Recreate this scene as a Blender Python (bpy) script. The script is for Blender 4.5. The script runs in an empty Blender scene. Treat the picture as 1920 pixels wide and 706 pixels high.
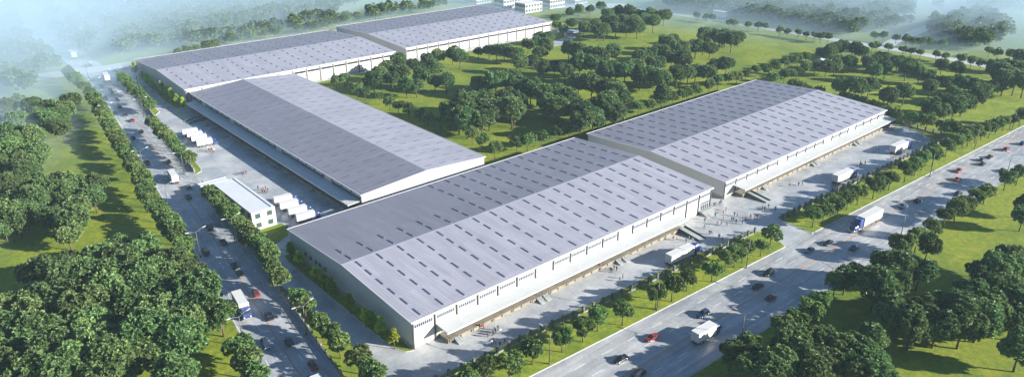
import bpy, bmesh, math, random
import numpy as np
from mathutils import Vector, Matrix
R = math.radians
C = bpy.context.scene.collection
scn = bpy.context.scene
random.seed(7)

# ------------------------------------------------------------------ camera, sky, sun, exposure
CAM = Vector((0.0, 0.0, 120.0))
FPX, PITCH, YAW, ROLL = 1403.309, 0.414194, 0.851222, 0.001685      # focal length in pixels of a 1920 wide picture
fwd = Vector((math.cos(PITCH) * math.cos(YAW), math.cos(PITCH) * math.sin(YAW), -math.sin(PITCH)))
rgt = Vector((math.sin(YAW), -math.cos(YAW), 0.0))
upv = rgt.cross(fwd)
r2 = rgt * math.cos(ROLL) + upv * math.sin(ROLL)
u2 = upv * math.cos(ROLL) - rgt * math.sin(ROLL)
cam_data = bpy.data.cameras.new('camera')
cam_data.sensor_width = 36.0
cam_data.lens = FPX / 1920.0 * 36.0
cam_data.clip_start = 1.0
cam_data.clip_end = 6000.0
cam = bpy.data.objects.new('camera', cam_data)
C.objects.link(cam)
cam.matrix_world = Matrix(((r2.x, u2.x, -fwd.x, CAM.x), (r2.y, u2.y, -fwd.y, CAM.y), (r2.z, u2.z, -fwd.z, CAM.z), (0, 0, 0, 1)))
scn.camera = cam

SUN_EL, SUN_AZ = R(19.5), R(-54.0)          # azimuth counted from +X towards +Y
world = bpy.data.worlds.new('World')
scn.world = world
world.use_nodes = True
nt = world.node_tree
bg = nt.nodes['Background']
sky = nt.nodes.new('ShaderNodeTexSky')
sky.sky_type = 'NISHITA'
sky.sun_disc = False
sky.sun_elevation = SUN_EL
sky.sun_rotation = R(90.0) - SUN_AZ
sky.air_density = 1.0
sky.dust_density = 0.3
sky.ozone_density = 4.0
nt.links.new(sky.outputs[0], bg.inputs[0])
bg.inputs[1].default_value = 0.056
sun_data = bpy.data.lights.new('sun', 'SUN')
sun_data.energy = 5.0
sun_data.angle = R(0.6)
sun_data.color = (1.0, 0.945, 0.85)
sun = bpy.data.objects.new('sun', sun_data)
C.objects.link(sun)
sdir = Vector((math.cos(SUN_EL) * math.cos(SUN_AZ), math.cos(SUN_EL) * math.sin(SUN_AZ), math.sin(SUN_EL)))
sun.rotation_euler = sdir.to_track_quat('Z', 'Y').to_euler()
sun.location = sdir * 500

scn.view_settings.view_transform = 'Standard'
scn.view_settings.look = 'None'
scn.view_settings.gamma = 1.0
scn.view_settings.use_curve_mapping = False
scn.view_settings.exposure = 1.5
scn.cycles.use_denoising = True
scn.cycles.max_bounces = 5
scn.cycles.diffuse_bounces = 3
scn.cycles.glossy_bounces = 2
scn.cycles.transmission_bounces = 2
scn.cycles.volume_bounces = 1
scn.cycles.caustics_reflective = False
scn.cycles.caustics_refractive = False

HAZE = 0.00010

# ------------------------------------------------------------------ helpers
def ray(px, py):
    return fwd + r2 * ((px - 960.0) / FPX) - u2 * ((py - 353.0) / FPX)

def G(px, py, z=0.0):
    """where the line of sight through a point of the photograph (1920 x 706) meets height z"""
    d = ray(px, py)
    t = (z - CAM.z) / d.z
    q = CAM + d * t
    return (q.x, q.y)

def fit(label):
    while len(label.replace('-', ' ').replace("'", ' ').split()) > 16 and ' the ' in label:
        label = label[::-1].replace(' eht ', ' ', 1)[::-1]
    return label

def tag(o, label=None, cat=None, group=None, kind=None):
    if label: o['label'] = fit(label)
    if cat: o['category'] = cat
    if group: o['group'] = group
    if kind: o['kind'] = kind
    return o

def empty(name, loc=(0, 0, 0), rz=0.0):
    o = bpy.data.objects.new(name, None)
    C.objects.link(o)
    o.location = loc
    o.rotation_euler = (0, 0, rz)
    o.empty_display_size = 0.5
    return o

def kids(o, idx):
    return idx.get(o.name, [])

def copy_tree(o, parent=None):
    c = o.copy()
    C.objects.link(c)
    if parent is not None:
        c.parent = parent
    for ch in list(o.children):
        copy_tree(ch, c)
    return c

ONES = ['zeroth', 'first', 'second', 'third', 'fourth', 'fifth', 'sixth', 'seventh', 'eighth', 'ninth', 'tenth', 'eleventh', 'twelfth', 'thirteenth',
        'fourteenth', 'fifteenth', 'sixteenth', 'seventeenth', 'eighteenth', 'nineteenth']
TENS = {2: 'twent', 3: 'thirt', 4: 'fort', 5: 'fift', 6: 'sixt', 7: 'sevent', 8: 'eight', 9: 'ninet'}
def nth(n):
    if n < 20: return ONES[n]
    t, u = divmod(n, 10)
    return TENS[t] + ('ieth' if u == 0 else 'y-' + ONES[u])

class MB:
    def __init__(s):
        s.v = []; s.f = []; s.m = []
    def add(s, verts, faces, mat=0):
        b = len(s.v)
        s.v += [tuple(q) for q in verts]
        s.f += [tuple(b + i for i in f) for f in faces]
        s.m += [mat] * len(faces)
    def box(s, x0, x1, y0, y1, z0, z1, mat=0):
        s.add([(x0, y0, z0), (x1, y0, z0), (x1, y1, z0), (x0, y1, z0), (x0, y0, z1), (x1, y0, z1), (x1, y1, z1), (x0, y1, z1)],
              [(3, 2, 1, 0), (4, 5, 6, 7), (0, 1, 5, 4), (1, 2, 6, 5), (2, 3, 7, 6), (3, 0, 4, 7)], mat)
    def hexa(s, p, mat=0):
        s.add(p, [(3, 2, 1, 0), (4, 5, 6, 7), (0, 1, 5, 4), (1, 2, 6, 5), (2, 3, 7, 6), (3, 0, 4, 7)], mat)
    def bar(s, a, b, w, h=None, mat=0):
        """square bar from a to b"""
        a, b = Vector(a), Vector(b)
        h = h or w
        d = (b - a).normalized()
        x = d.cross(Vector((0, 0, 1)))
        x = Vector((1, 0, 0)) if x.length < 1e-4 else x.normalized()
        y = x.cross(d)
        x, y = x * w / 2, y * h / 2
        s.hexa([a - x - y, a + x - y, a + x + y, a - x + y, b - x - y, b + x - y, b + x + y, b - x + y], mat)
    def tube(s, a, b, ra, rb, n=8, mat=0, caps=True):
        a, b = Vector(a), Vector(b)
        d = (b - a).normalized()
        x = d.cross(Vector((0, 0, 1)))
        x = Vector((1, 0, 0)) if x.length < 1e-4 else x.normalized()
        y = d.cross(x)
        vs = []
        for c, rr in ((a, ra), (b, rb)):
            for i in range(n):
                t = 2 * math.pi * i / n
                vs.append(c + x * (rr * math.cos(t)) + y * (rr * math.sin(t)))
        fs = [(i, (i + 1) % n, n + (i + 1) % n, n + i) for i in range(n)]
        if caps:
            fs += [tuple(reversed(range(n))), tuple(range(n, 2 * n))]
        s.add(vs, fs, mat)
    def loft(s, secs, mat=0, caps=True):
        n = len(secs[0])
        vs = [q for sec in secs for q in sec]
        fs = []
        for k in range(len(secs) - 1):
            for i in range(n):
                j = (i + 1) % n
                fs.append((k * n + i, k * n + j, (k + 1) * n + j, (k + 1) * n + i))
        if caps:
            fs += [tuple(reversed(range(n))), tuple(range((len(secs) - 1) * n, len(secs) * n))]
        s.add(vs, fs, mat)
    def slab(s, poly, z0, z1, mat=0):
        """extruded outline (counter clockwise), its top triangulated by Blender"""
        n = len(poly)
        vs = [(x, y, z0) for x, y in poly] + [(x, y, z1) for x, y in poly]
        fs = [tuple(range(n, 2 * n))] + [(i, (i + 1) % n, n + (i + 1) % n, n + i) for i in range(n)]
        s.add(vs, fs, mat)
    def mesh(s, name, mats=(), smooth=False, fix=True):
        me = bpy.data.meshes.new(name)
        me.from_pydata(s.v, [], s.f)
        for m in (mats if isinstance(mats, (list, tuple)) else [mats]):
            me.materials.append(m)
        if len(me.materials) > 1:
            me.polygons.foreach_set('material_index', s.m)
        if fix:
            bm = bmesh.new(); bm.from_mesh(me)
            big = [f for f in bm.faces if len(f.verts) > 8]
            if big: bmesh.ops.triangulate(bm, faces=big)
            bmesh.ops.recalc_face_normals(bm, faces=bm.faces)
            bm.to_mesh(me); bm.free()
        if smooth:
            me.polygons.foreach_set('use_smooth', [True] * len(me.polygons))
        me.update()
        return me
    def build(s, name, mats=(), parent=None, smooth=False):
        o = bpy.data.objects.new(name, s.mesh(name, mats, smooth))
        C.objects.link(o)
        if parent is not None:
            o.parent = parent
        return o

def link(name, me, parent=None, loc=(0, 0, 0)):
    o = bpy.data.objects.new(name, me)
    C.objects.link(o)
    o.location = loc
    if parent is not None: o.parent = parent
    return o

def offset(line, d):
    """polyline moved sideways by d (to its left)"""
    out = []
    n = len(line)
    for i in range(n):
        a = Vector(line[max(i - 1, 0)]); b = Vector(line[min(i + 1, n - 1)])
        t = (b - a).normalized()
        out.append((line[i][0] - t.y * d, line[i][1] + t.x * d))
    return out

def shrink(poly, d):
    n = len(poly); out = []
    for i in range(n):
        p0, p1, p2 = Vector(poly[i - 1]), Vector(poly[i]), Vector(poly[(i + 1) % n])
        e1, e2 = (p1 - p0).normalized(), (p2 - p1).normalized()
        n1, n2 = Vector((-e1.y, e1.x)), Vector((-e2.y, e2.x))
        m = n1 + n2
        m = m / max(m.length_squared, 0.3) * 2
        q = p1 + m * d
        out.append((q.x, q.y))
    return out

def resample(line, step):
    out = [Vector(line[0])]
    acc = 0.0
    for a, b in zip(line, line[1:]):
        a, b = Vector(a), Vector(b)
        L = (b - a).length
        t = step - acc
        while t <= L + 1e-6:
            out.append(a + (b - a) * (t / L))
            t += step
        acc = (acc + L) % step if L else acc
    return [(q.x, q.y) for q in out]

def lerp_line(line, x, ax=0):
    """other coordinate of a polyline at coordinate x along axis ax"""
    for a, b in zip(line, line[1:]):
        if a[ax] <= x <= b[ax]:
            t = (x - a[ax]) / (b[ax] - a[ax])
            return a[1 - ax] + t * (b[1 - ax] - a[1 - ax])
    e = line[0] if x < line[0][ax] else line[-1]
    return e[1 - ax]

# ------------------------------------------------------------------ materials
MATS = {}
def mat(name, col, rough=0.6, metal=0.0, var=0.0, scale=1.0, spec=0.5, bump=0.0, bscale=None, detail=4.0, rand=0.0, emit=None):
    m = bpy.data.materials.new(name); m.use_nodes = True
    t = m.node_tree; b = t.nodes['Principled BSDF']
    b.inputs['Roughness'].default_value = rough
    b.inputs['Metallic'].default_value = metal
    b.inputs['Specular IOR Level'].default_value = spec
    b.inputs['Base Color'].default_value = (*col, 1)
    tc = t.nodes.new('ShaderNodeTexCoord')
    last = None
    if var > 0:
        n = t.nodes.new('ShaderNodeTexNoise'); n.inputs['Scale'].default_value = scale; n.inputs['Detail'].default_value = detail
        n.inputs['Roughness'].default_value = 0.65
        t.links.new(tc.outputs['Object'], n.inputs['Vector'])
        rmp = t.nodes.new('ShaderNodeValToRGB')
        rmp.color_ramp.elements[0].position = 0.3; rmp.color_ramp.elements[1].position = 0.7
        rmp.color_ramp.elements[0].color = (*[max(c * (1 - var), 0) for c in col], 1)
        rmp.color_ramp.elements[1].color = (*[min(c * (1 + var), 1) for c in col], 1)
        t.links.new(n.outputs['Fac'], rmp.inputs['Fac'])
        last = rmp.outputs['Color']
    if rand > 0:
        oi = t.nodes.new('ShaderNodeObjectInfo')
        hs = t.nodes.new('ShaderNodeHueSaturation')
        mr = t.nodes.new('ShaderNodeMapRange')
        mr.inputs['To Min'].default_value = 1 - rand; mr.inputs['To Max'].default_value = 1 + rand
        t.links.new(oi.outputs['Random'], mr.inputs['Value'])
        t.links.new(mr.outputs[0], hs.inputs['Value'])
        if last: t.links.new(last, hs.inputs['Color'])
        else: hs.inputs['Color'].default_value = (*col, 1)
        last = hs.outputs['Color']
    if last: t.links.new(last, b.inputs['Base Color'])
    if bump > 0:
        n2 = t.nodes.new('ShaderNodeTexNoise'); n2.inputs['Scale'].default_value = bscale or scale * 4; n2.inputs['Detail'].default_value = 3
        t.links.new(tc.outputs['Object'], n2.inputs['Vector'])
        bp = t.nodes.new('ShaderNodeBump'); bp.inputs['Strength'].default_value = bump; bp.inputs['Distance'].default_value = 0.2
        t.links.new(n2.outputs['Fac'], bp.inputs['Height']); t.links.new(bp.outputs['Normal'], b.inputs['Normal'])
    if emit:
        b.inputs['Emission Color'].default_value = (*emit[0], 1); b.inputs['Emission Strength'].default_value = emit[1]
    MATS[name] = m
    return m

def mix_rgb(t, a, b, fac, blend='MIX'):
    x = t.nodes.new('ShaderNodeMix'); x.data_type = 'RGBA'; x.blend_type = blend
    for s, v in ((x.inputs[6], a), (x.inputs[7], b), (x.inputs[0], fac)):
        if hasattr(v, 'links') or hasattr(v, 'is_linked'): t.links.new(v, s)
        elif isinstance(v, (int, float)): s.default_value = v
        else: s.default_value = (*v, 1)
    return x.outputs[2]

def ramp(t, src, p0, p1, c0=(0, 0, 0), c1=(1, 1, 1)):
    r = t.nodes.new('ShaderNodeValToRGB')
    r.color_ramp.elements[0].position = p0; r.color_ramp.elements[1].position = p1
    r.color_ramp.elements[0].color = (*c0, 1); r.color_ramp.elements[1].color = (*c1, 1)
    t.links.new(src, r.inputs['Fac'])
    return r.outputs['Color']

def noise(t, vec, scale, detail=4, rough=0.6):
    n = t.nodes.new('ShaderNodeTexNoise'); n.inputs['Scale'].default_value = scale; n.inputs['Detail'].default_value = detail
    n.inputs['Roughness'].default_value = rough
    t.links.new(vec, n.inputs['Vector'])
    return n.outputs['Fac']

def concrete_mat(name, c0, c1, joint=None, r0=0.35, r1=0.7, streak=None):
    m = bpy.data.materials.new(name); m.use_nodes = True
    t = m.node_tree; b = t.nodes['Principled BSDF']
    tc = t.nodes.new('ShaderNodeTexCoord').outputs['Object']
    big = noise(t, tc, 0.08, 6, 0.62)
    col = ramp(t, big, 0.35, 0.65, c0, c1)
    fine = ramp(t, noise(t, tc, 0.9, 6, 0.7), 0.25, 0.75, (0.80, 0.80, 0.80), (1.12, 1.12, 1.12))
    col = mix_rgb(t, col, fine, 1.0, 'MULTIPLY')
    spots = ramp(t, noise(t, tc, 0.45, 5, 0.7), 0.60, 0.74, (1, 1, 1), (0.74, 0.74, 0.76))
    col = mix_rgb(t, col, spots, 1.0, 'MULTIPLY')
    if streak:
        mp = t.nodes.new('ShaderNodeMapping'); mp.inputs['Scale'].default_value = streak
        t.links.new(tc, mp.inputs['Vector'])
        st = ramp(t, noise(t, mp.outputs['Vector'], 1.0, 4, 0.6), 0.4, 0.75, (1.05, 1.05, 1.05), (0.66, 0.66, 0.68))
        col = mix_rgb(t, col, st, 1.0, 'MULTIPLY')
    if joint:
        br = t.nodes.new('ShaderNodeTexBrick')
        br.offset = 0.0; br.inputs['Scale'].default_value = 1.0
        br.inputs['Brick Width'].default_value = joint; br.inputs['Row Height'].default_value = joint
        br.inputs['Mortar Size'].default_value = 0.05; br.inputs['Mortar Smooth'].default_value = 0.4
        br.inputs['Color1'].default_value = (1, 1, 1, 1); br.inputs['Color2'].default_value = (0.94, 0.94, 0.94, 1); br.inputs['Mortar'].default_value = (0.72, 0.72, 0.72, 1)
        t.links.new(tc, br.inputs['Vector'])
        col = mix_rgb(t, col, br.outputs['Color'], 1.0, 'MULTIPLY')
    t.links.new(col, b.inputs['Base Color'])
    wet = noise(t, tc, 0.11, 4, 0.6)
    rr = ramp(t, wet, 0.38, 0.62, (r0,) * 3, (r1,) * 3)
    t.links.new(rr, b.inputs['Roughness'])
    bp = t.nodes.new('ShaderNodeBump'); bp.inputs['Strength'].default_value = 0.25; bp.inputs['Distance'].default_value = 0.05
    t.links.new(noise(t, tc, 3.0, 4, 0.7), bp.inputs['Height']); t.links.new(bp.outputs['Normal'], b.inputs['Normal'])
    return m

def grass_mat(name, lo, hi, big_lo, patch=0.035):
    m = bpy.data.materials.new(name); m.use_nodes = True
    t = m.node_tree; b = t.nodes['Principled BSDF']
    b.inputs['Roughness'].default_value = 0.85
    b.inputs['Specular IOR Level'].default_value = 0.25
    tc = t.nodes.new('ShaderNodeTexCoord').outputs['Object']
    c = ramp(t, noise(t, tc, 0.55, 7, 0.75), 0.3, 0.7, lo, hi)
    pm = ramp(t, noise(t, tc, patch, 5, 0.6), 0.42, 0.62)
    c = mix_rgb(t, c, big_lo, mix_rgb(t, (0, 0, 0), pm, 0.65))
    dry = ramp(t, noise(t, tc, 0.13, 5, 0.7), 0.56, 0.74)
    c = mix_rgb(t, c, (hi[0] * 1.5, hi[1] * 1.12, hi[2] * 1.2), mix_rgb(t, (0, 0, 0), dry, 0.5))
    worn = ramp(t, noise(t, tc, 0.07, 7, 0.75), 0.60, 0.76)
    c = mix_rgb(t, c, (0.20, 0.19, 0.06), mix_rgb(t, (0, 0, 0), worn, 0.45))
    t.links.new(c, b.inputs['Base Color'])
    bp = t.nodes.new('ShaderNodeBump'); bp.inputs['Strength'].default_value = 0.6; bp.inputs['Distance'].default_value = 0.3
    t.links.new(noise(t, tc, 1.6, 6, 0.8), bp.inputs['Height']); t.links.new(bp.outputs['Normal'], b.inputs['Normal'])
    return m

def roof_mat(name, col, axis):
    m = bpy.data.materials.new(name); m.use_nodes = True
    t = m.node_tree; b = t.nodes['Principled BSDF']
    b.inputs['Metallic'].default_value = 0.0
    b.inputs['Roughness'].default_value = 0.5
    tc = t.nodes.new('ShaderNodeTexCoord').outputs['Object']
    big = ramp(t, noise(t, tc, 0.04, 4, 0.6), 0.3, 0.7, [c * 0.93 for c in col], [c * 1.05 for c in col])
    mp = t.nodes.new('ShaderNodeMapping')
    mp.inputs['Scale'].default_value = (1.0, 0.03, 1) if axis == 'x' else (0.03, 1.0, 1)
    t.links.new(tc, mp.inputs['Vector'])
    stain = ramp(t, noise(t, mp.outputs['Vector'], 1.1, 5, 0.7), 0.3, 0.75, (0.80, 0.80, 0.81), (1.07, 1.07, 1.07))
    c = mix_rgb(t, big, stain, 1.0, 'MULTIPLY')
    br = t.nodes.new('ShaderNodeTexBrick'); br.offset = 0.35
    br.inputs['Scale'].default_value = 1.0; br.inputs['Mortar Size'].default_value = 0.0
    br.inputs['Brick Width'].default_value = 2.4 if axis == 'x' else 11.7; br.inputs['Row Height'].default_value = 11.7 if axis == 'x' else 2.4
    br.inputs['Color1'].default_value = (0.93, 0.93, 0.94, 1); br.inputs['Color2'].default_value = (1.05, 1.05, 1.05, 1)
    t.links.new(tc, br.inputs['Vector'])
    c = mix_rgb(t, c, br.outputs['Color'], 1.0, 'MULTIPLY')
    wv = t.nodes.new('ShaderNodeTexWave'); wv.wave_type = 'BANDS'; wv.bands_direction = 'X' if axis == 'x' else 'Y'
    wv.inputs['Scale'].default_value = 0.314 * 1.1; wv.inputs['Distortion'].default_value = 0.0
    t.links.new(tc, wv.inputs['Vector'])
    rib = ramp(t, wv.outputs['Fac'], 0.0, 0.35, (0.86, 0.86, 0.87), (1, 1, 1))
    c = mix_rgb(t, c, rib, 1.0, 'MULTIPLY')
    t.links.new(c, b.inputs['Base Color'])
    rr = ramp(t, noise(t, tc, 0.25, 4, 0.6), 0.3, 0.7, (0.44,) * 3, (0.58,) * 3)
    t.links.new(rr, b.inputs['Roughness'])
    return m

def leaf_mat(name, dark, light, trans=0.32):
    m = bpy.data.materials.new(name); m.use_nodes = True
    t = m.node_tree; b = t.nodes['Principled BSDF']
    out = t.nodes['Material Output']
    tc = t.nodes.new('ShaderNodeTexCoord').outputs['Object']
    c = ramp(t, noise(t, tc, 1.1, 5, 0.75), 0.33, 0.68, dark, light)
    oi = t.nodes.new('ShaderNodeObjectInfo')
    hs = t.nodes.new('ShaderNodeHueSaturation')
    mr = t.nodes.new('ShaderNodeMapRange'); mr.inputs['To Min'].default_value = 0.68; mr.inputs['To Max'].default_value = 1.4
    t.links.new(oi.outputs['Random'], mr.inputs['Value']); t.links.new(mr.outputs[0], hs.inputs['Value'])
    mr2 = t.nodes.new('ShaderNodeMapRange'); mr2.inputs['To Min'].default_value = 0.49; mr2.inputs['To Max'].default_value = 0.535
    ma = t.nodes.new('ShaderNodeMath'); ma.operation = 'FRACT'
    mu = t.nodes.new('ShaderNodeMath'); mu.operation = 'MULTIPLY'; mu.inputs[1].default_value = 7.31
    t.links.new(oi.outputs['Random'], mu.inputs[0]); t.links.new(mu.outputs[0], ma.inputs[0]); t.links.new(ma.outputs[0], mr2.inputs['Value'])
    t.links.new(mr2.outputs[0], hs.inputs['Hue'])
    t.links.new(c, hs.inputs['Color'])
    t.links.new(hs.outputs['Color'], b.inputs['Base Color'])
    b.inputs['Roughness'].default_value = 0.55
    b.inputs['Specular IOR Level'].default_value = 0.35
    tr = t.nodes.new('ShaderNodeBsdfTranslucent')
    t.links.new(hs.outputs['Color'], tr.inputs['Color'])
    mx = t.nodes.new('ShaderNodeMixShader'); mx.inputs[0].default_value = trans
    t.links.new(b.outputs[0], mx.inputs[1]); t.links.new(tr.outputs[0], mx.inputs[2])
    t.links.new(mx.outputs[0], out.inputs['Surface'])
    return m

M_yard = concrete_mat('yard concrete', (0.27, 0.295, 0.32), (0.49, 0.50, 0.50), 6.0, 0.13, 0.55)
M_road = concrete_mat('road surface', (0.265, 0.285, 0.305), (0.46, 0.465, 0.465), None, 0.2, 0.62, (0.02, 0.5, 1))
M_side = concrete_mat('side road surface', (0.255, 0.285, 0.315), (0.43, 0.445, 0.46), None, 0.2, 0.62, (0.5, 0.02, 1))
M_far = concrete_mat('far road surface', (0.42, 0.43, 0.44), (0.5, 0.5, 0.5), None, 0.3, 0.6)
M_grass = grass_mat('meadow grass', (0.075, 0.135, 0.012), (0.285, 0.315, 0.024), (0.06, 0.125, 0.014))
M_verge = grass_mat('verge grass', (0.09, 0.15, 0.014), (0.30, 0.33, 0.026), (0.09, 0.16, 0.016), 0.12)
M_kerb = mat('kerb stone', (0.5, 0.5, 0.48), 0.75, var=0.15, scale=0.8)
M_white_line = mat('white road paint', (0.74, 0.74, 0.73), 0.6, var=0.25, scale=2.0)
M_orange_line = mat('orange road paint', (0.42, 0.22, 0.12), 0.6, var=0.3, scale=1.5)
M_wall = mat('white wall panel', (0.46, 0.455, 0.43), 0.6, var=0.05, scale=0.4)
M_plinth = mat('grey plinth', (0.30, 0.29, 0.27), 0.8, var=0.15, scale=0.6)
M_tan = mat('tan dock concrete', (0.20, 0.18, 0.145), 0.8, var=0.25, scale=0.5)
M_dockdoor = mat('tan dock door', (0.25, 0.22, 0.17), 0.6, var=0.15, scale=0.6)
M_pilaster = mat('dark downpipe', (0.055, 0.055, 0.06), 0.5)
M_greypil = mat('grey pilaster', (0.13, 0.13, 0.13), 0.7)
M_pane = mat('blue window glass', (0.05, 0.058, 0.085), 0.25, spec=0.4)
M_darkpane = mat('dark slot glass', (0.025, 0.028, 0.035), 0.3, spec=0.4)
M_frame = mat('pale window frame', (0.62, 0.63, 0.65), 0.5)
M_trim = mat('white eave trim', (0.55, 0.55, 0.55), 0.5)
M_canopy = mat('pale grey canopy sheet', (0.46, 0.48, 0.48), 0.5, var=0.06, scale=0.3)
M_steel = mat('grey steel', (0.22, 0.22, 0.23), 0.5, 0.4)
M_ramp = mat('ramp plate', (0.28, 0.30, 0.30), 0.6, var=0.1, scale=0.5)
M_rampside = mat('ramp side', (0.10, 0.115, 0.12), 0.7)
M_rail = mat('dark green rail', (0.03, 0.07, 0.05), 0.6)
M_skyl = mat('skylight panel', (0.125, 0.135, 0.21), 0.3, spec=0.6)
M_skyl_rim = mat('skylight rim', (0.34, 0.34, 0.40), 0.5)
M_skyl_flat = mat('flush skylight', (0.06, 0.065, 0.12), 0.35, spec=0.5)
ROOFS = {(a, k): roof_mat(f'{k} grey painted-shade roof sheet {a}', c, a) for a in 'xy' for k, c in (('light', (0.335, 0.338, 0.392)), ('dark', (0.203, 0.205, 0.25)))}  # light and dark copies stand in for sun and shade on the slopes
M_flat = mat('white flat roof', (0.52, 0.55, 0.58), 0.6, var=0.05, scale=0.3)
M_post = mat('grey fence post', (0.10, 0.105, 0.10), 0.8, var=0.2, scale=1.5)
M_lowwall = mat('grey fence wall', (0.22, 0.22, 0.215), 0.8, var=0.2, scale=0.7)
M_picket = mat('fence railing', (0.09, 0.12, 0.09), 0.6)
M_lamp = mat('lamp post paint', (0.10, 0.10, 0.095), 0.5, 0.3)
M_lamphead = mat('lamp head', (0.34, 0.35, 0.36), 0.35)
M_bark = mat('bark', (0.10, 0.065, 0.04), 0.9, var=0.3, scale=3)
M_leaf = leaf_mat('street leaves', (0.036, 0.084, 0.024), (0.25, 0.33, 0.095))
M_park = leaf_mat('park leaves', (0.028, 0.074, 0.026), (0.225, 0.305, 0.10))
M_sap = leaf_mat('sapling leaves', (0.32, 0.42, 0.03), (0.52, 0.60, 0.06), 0.5)
M_tyre = mat('tyre rubber', (0.02, 0.02, 0.02), 0.85)
M_rim = mat('wheel rim', (0.45, 0.45, 0.46), 0.35, 0.8)
M_glass = mat('vehicle glass', (0.02, 0.025, 0.03), 0.06, spec=0.9)
M_headl = mat('headlight', (0.75, 0.77, 0.78), 0.15)
M_taill = mat('tail light', (0.35, 0.015, 0.012), 0.25)
M_box = mat('white trailer panel', (0.56, 0.56, 0.55), 0.45, var=0.04, scale=0.5)
M_boxedge = mat('trailer edge', (0.50, 0.50, 0.50), 0.5)
M_chassis = mat('chassis black', (0.025, 0.025, 0.027), 0.7)
M_cab = mat('blue cab paint', (0.035, 0.06, 0.21), 0.25, spec=0.6)
M_chrome = mat('bright metal', (0.55, 0.55, 0.56), 0.3, 0.8)
PAINT = {n: mat(n + ' car paint', c, 0.22, spec=0.7) for n, c in {
    'black': (0.012, 0.012, 0.014), 'dark blue': (0.018, 0.035, 0.08), 'grey': (0.10, 0.105, 0.11), 'red': (0.22, 0.022, 0.025),
    'white': (0.75, 0.75, 0.74), 'steel blue': (0.06, 0.11, 0.17)}.items()}
CLOTH = {n: mat(n + ' cloth', c, 0.9) for n, c in {
    'black': (0.02, 0.02, 0.022), 'red': (0.48, 0.03, 0.03), 'white': (0.7, 0.7, 0.68), 'navy': (0.03, 0.04, 0.09), 'brown': (0.16, 0.08, 0.045),
    'orange': (0.55, 0.16, 0.04), 'grey': (0.16, 0.16, 0.165), 'green': (0.05, 0.16, 0.12), 'teal': (0.03, 0.10, 0.11)}.items()}
M_skin = mat('skin', (0.42, 0.25, 0.17), 0.6)
M_hair = mat('hair', (0.02, 0.015, 0.012), 0.7)

# ------------------------------------------------------------------ ground and roads
CX, CY = 430.0, 360.0
def sheet(name, poly, z, m):
    mb = MB(); n = len(poly)
    mb.add([(x, y, z) for x, y in poly], [tuple(range(n))])
    o = mb.build(name, m)
    o['kind'] = 'structure'
    me = o.data
    if me.polygons[0].normal.z < 0:
        me.flip_normals()
    return o
sheet('ground', [(-700, -700), (1700, -700), (1700, 1700), (-700, 1700)], 0.0, M_grass)

# side road (runs away from the camera on the picture's left), half widths 8 m
SIDE = [(16, -200), (56.5, 110), (62.6, 159), (72.4, 228), (79.5, 285), (92.2, 383), (100.5, 450), (104.0, 500), (103.5, 560), (100, 850), (98, 1300)]
# front road
UPF = lambda x: 110.5 - 0.05 * (x - 157)
LOF = lambda x: 85.4 - 0.04 * (x - 165)
MIF = lambda x: 97.7 - 0.0145 * (x - 125) - (0.00004 * (x - 325) ** 2 if x > 325 else 0)
XS = [-150, 40, 90, 157, 220, 300, 400, 500, 640]
front_poly = [(x, LOF(x)) for x in XS] + [(x, UPF(x)) for x in reversed(XS)]

yard_poly = [(58, 104), (380, 96), (380, 118), (380, 222), (187.5, 222), (187.5, 396), (405, 402), (405, 500), (118, 500), (110, 497),
             (109, 470), (103, 440), (98, 400), (90, 340), (82, 280), (72, 200), (65, 150)]
sheet('yard_pavement', yard_poly, 0.008, M_yard)
sl, sr = offset(SIDE, 8.0), offset(SIDE, -8.0)
sheet('side_road', sl + sr[::-1], 0.016, M_side)
sheet('front_road', front_poly, 0.024, M_road)
cross = [(-200, 506), (96, 508), (112, 503), (405, 507), (480, 470), (528, 440), (529, 455), (486, 485), (410, 522), (112, 520), (96, 524), (-200, 524)]
sheet('back_road', cross, 0.032, M_far)
FAR = [(560, -200), (537, 100), (535, 150), (537, 200), (534, 250), (533, 300), (532, 345), (526, 390), (516, 430), (500, 470), (480, 520), (440, 620), (380, 800)]
sheet('far_road', offset(FAR, 5.0) + offset(FAR, -5.0)[::-1], 0.040, M_far)
BR = [(540, 219), (560, 222.5), (623, 227), (660, 227.5), (712, 226), (900, 222)]
sheet('branch_road', offset(BR, 4.5) + offset(BR, -4.5)[::-1], 0.048, M_far)

def kerbed_strip(name, poly, m=None):
    area = sum(poly[i - 1][0] * poly[i][1] - poly[i][0] * poly[i - 1][1] for i in range(len(poly)))
    if area < 0: poly = poly[::-1]
    k = MB(); k.slab(poly, -0.05, 0.13); o = k.build('kerb', M_kerb); o['kind'] = 'structure'
    g = MB(); g.slab(shrink(poly, 0.22), 0.0, 0.15); o = g.build(name, m or M_verge); o['kind'] = 'structure'

def arc(cx, cy, r, a0, a1, n=8):
    return [(cx + r * math.cos(R(a0 + (a1 - a0) * i / n)), cy + r * math.sin(R(a0 + (a1 - a0) * i / n))) for i in range(n + 1)]

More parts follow.
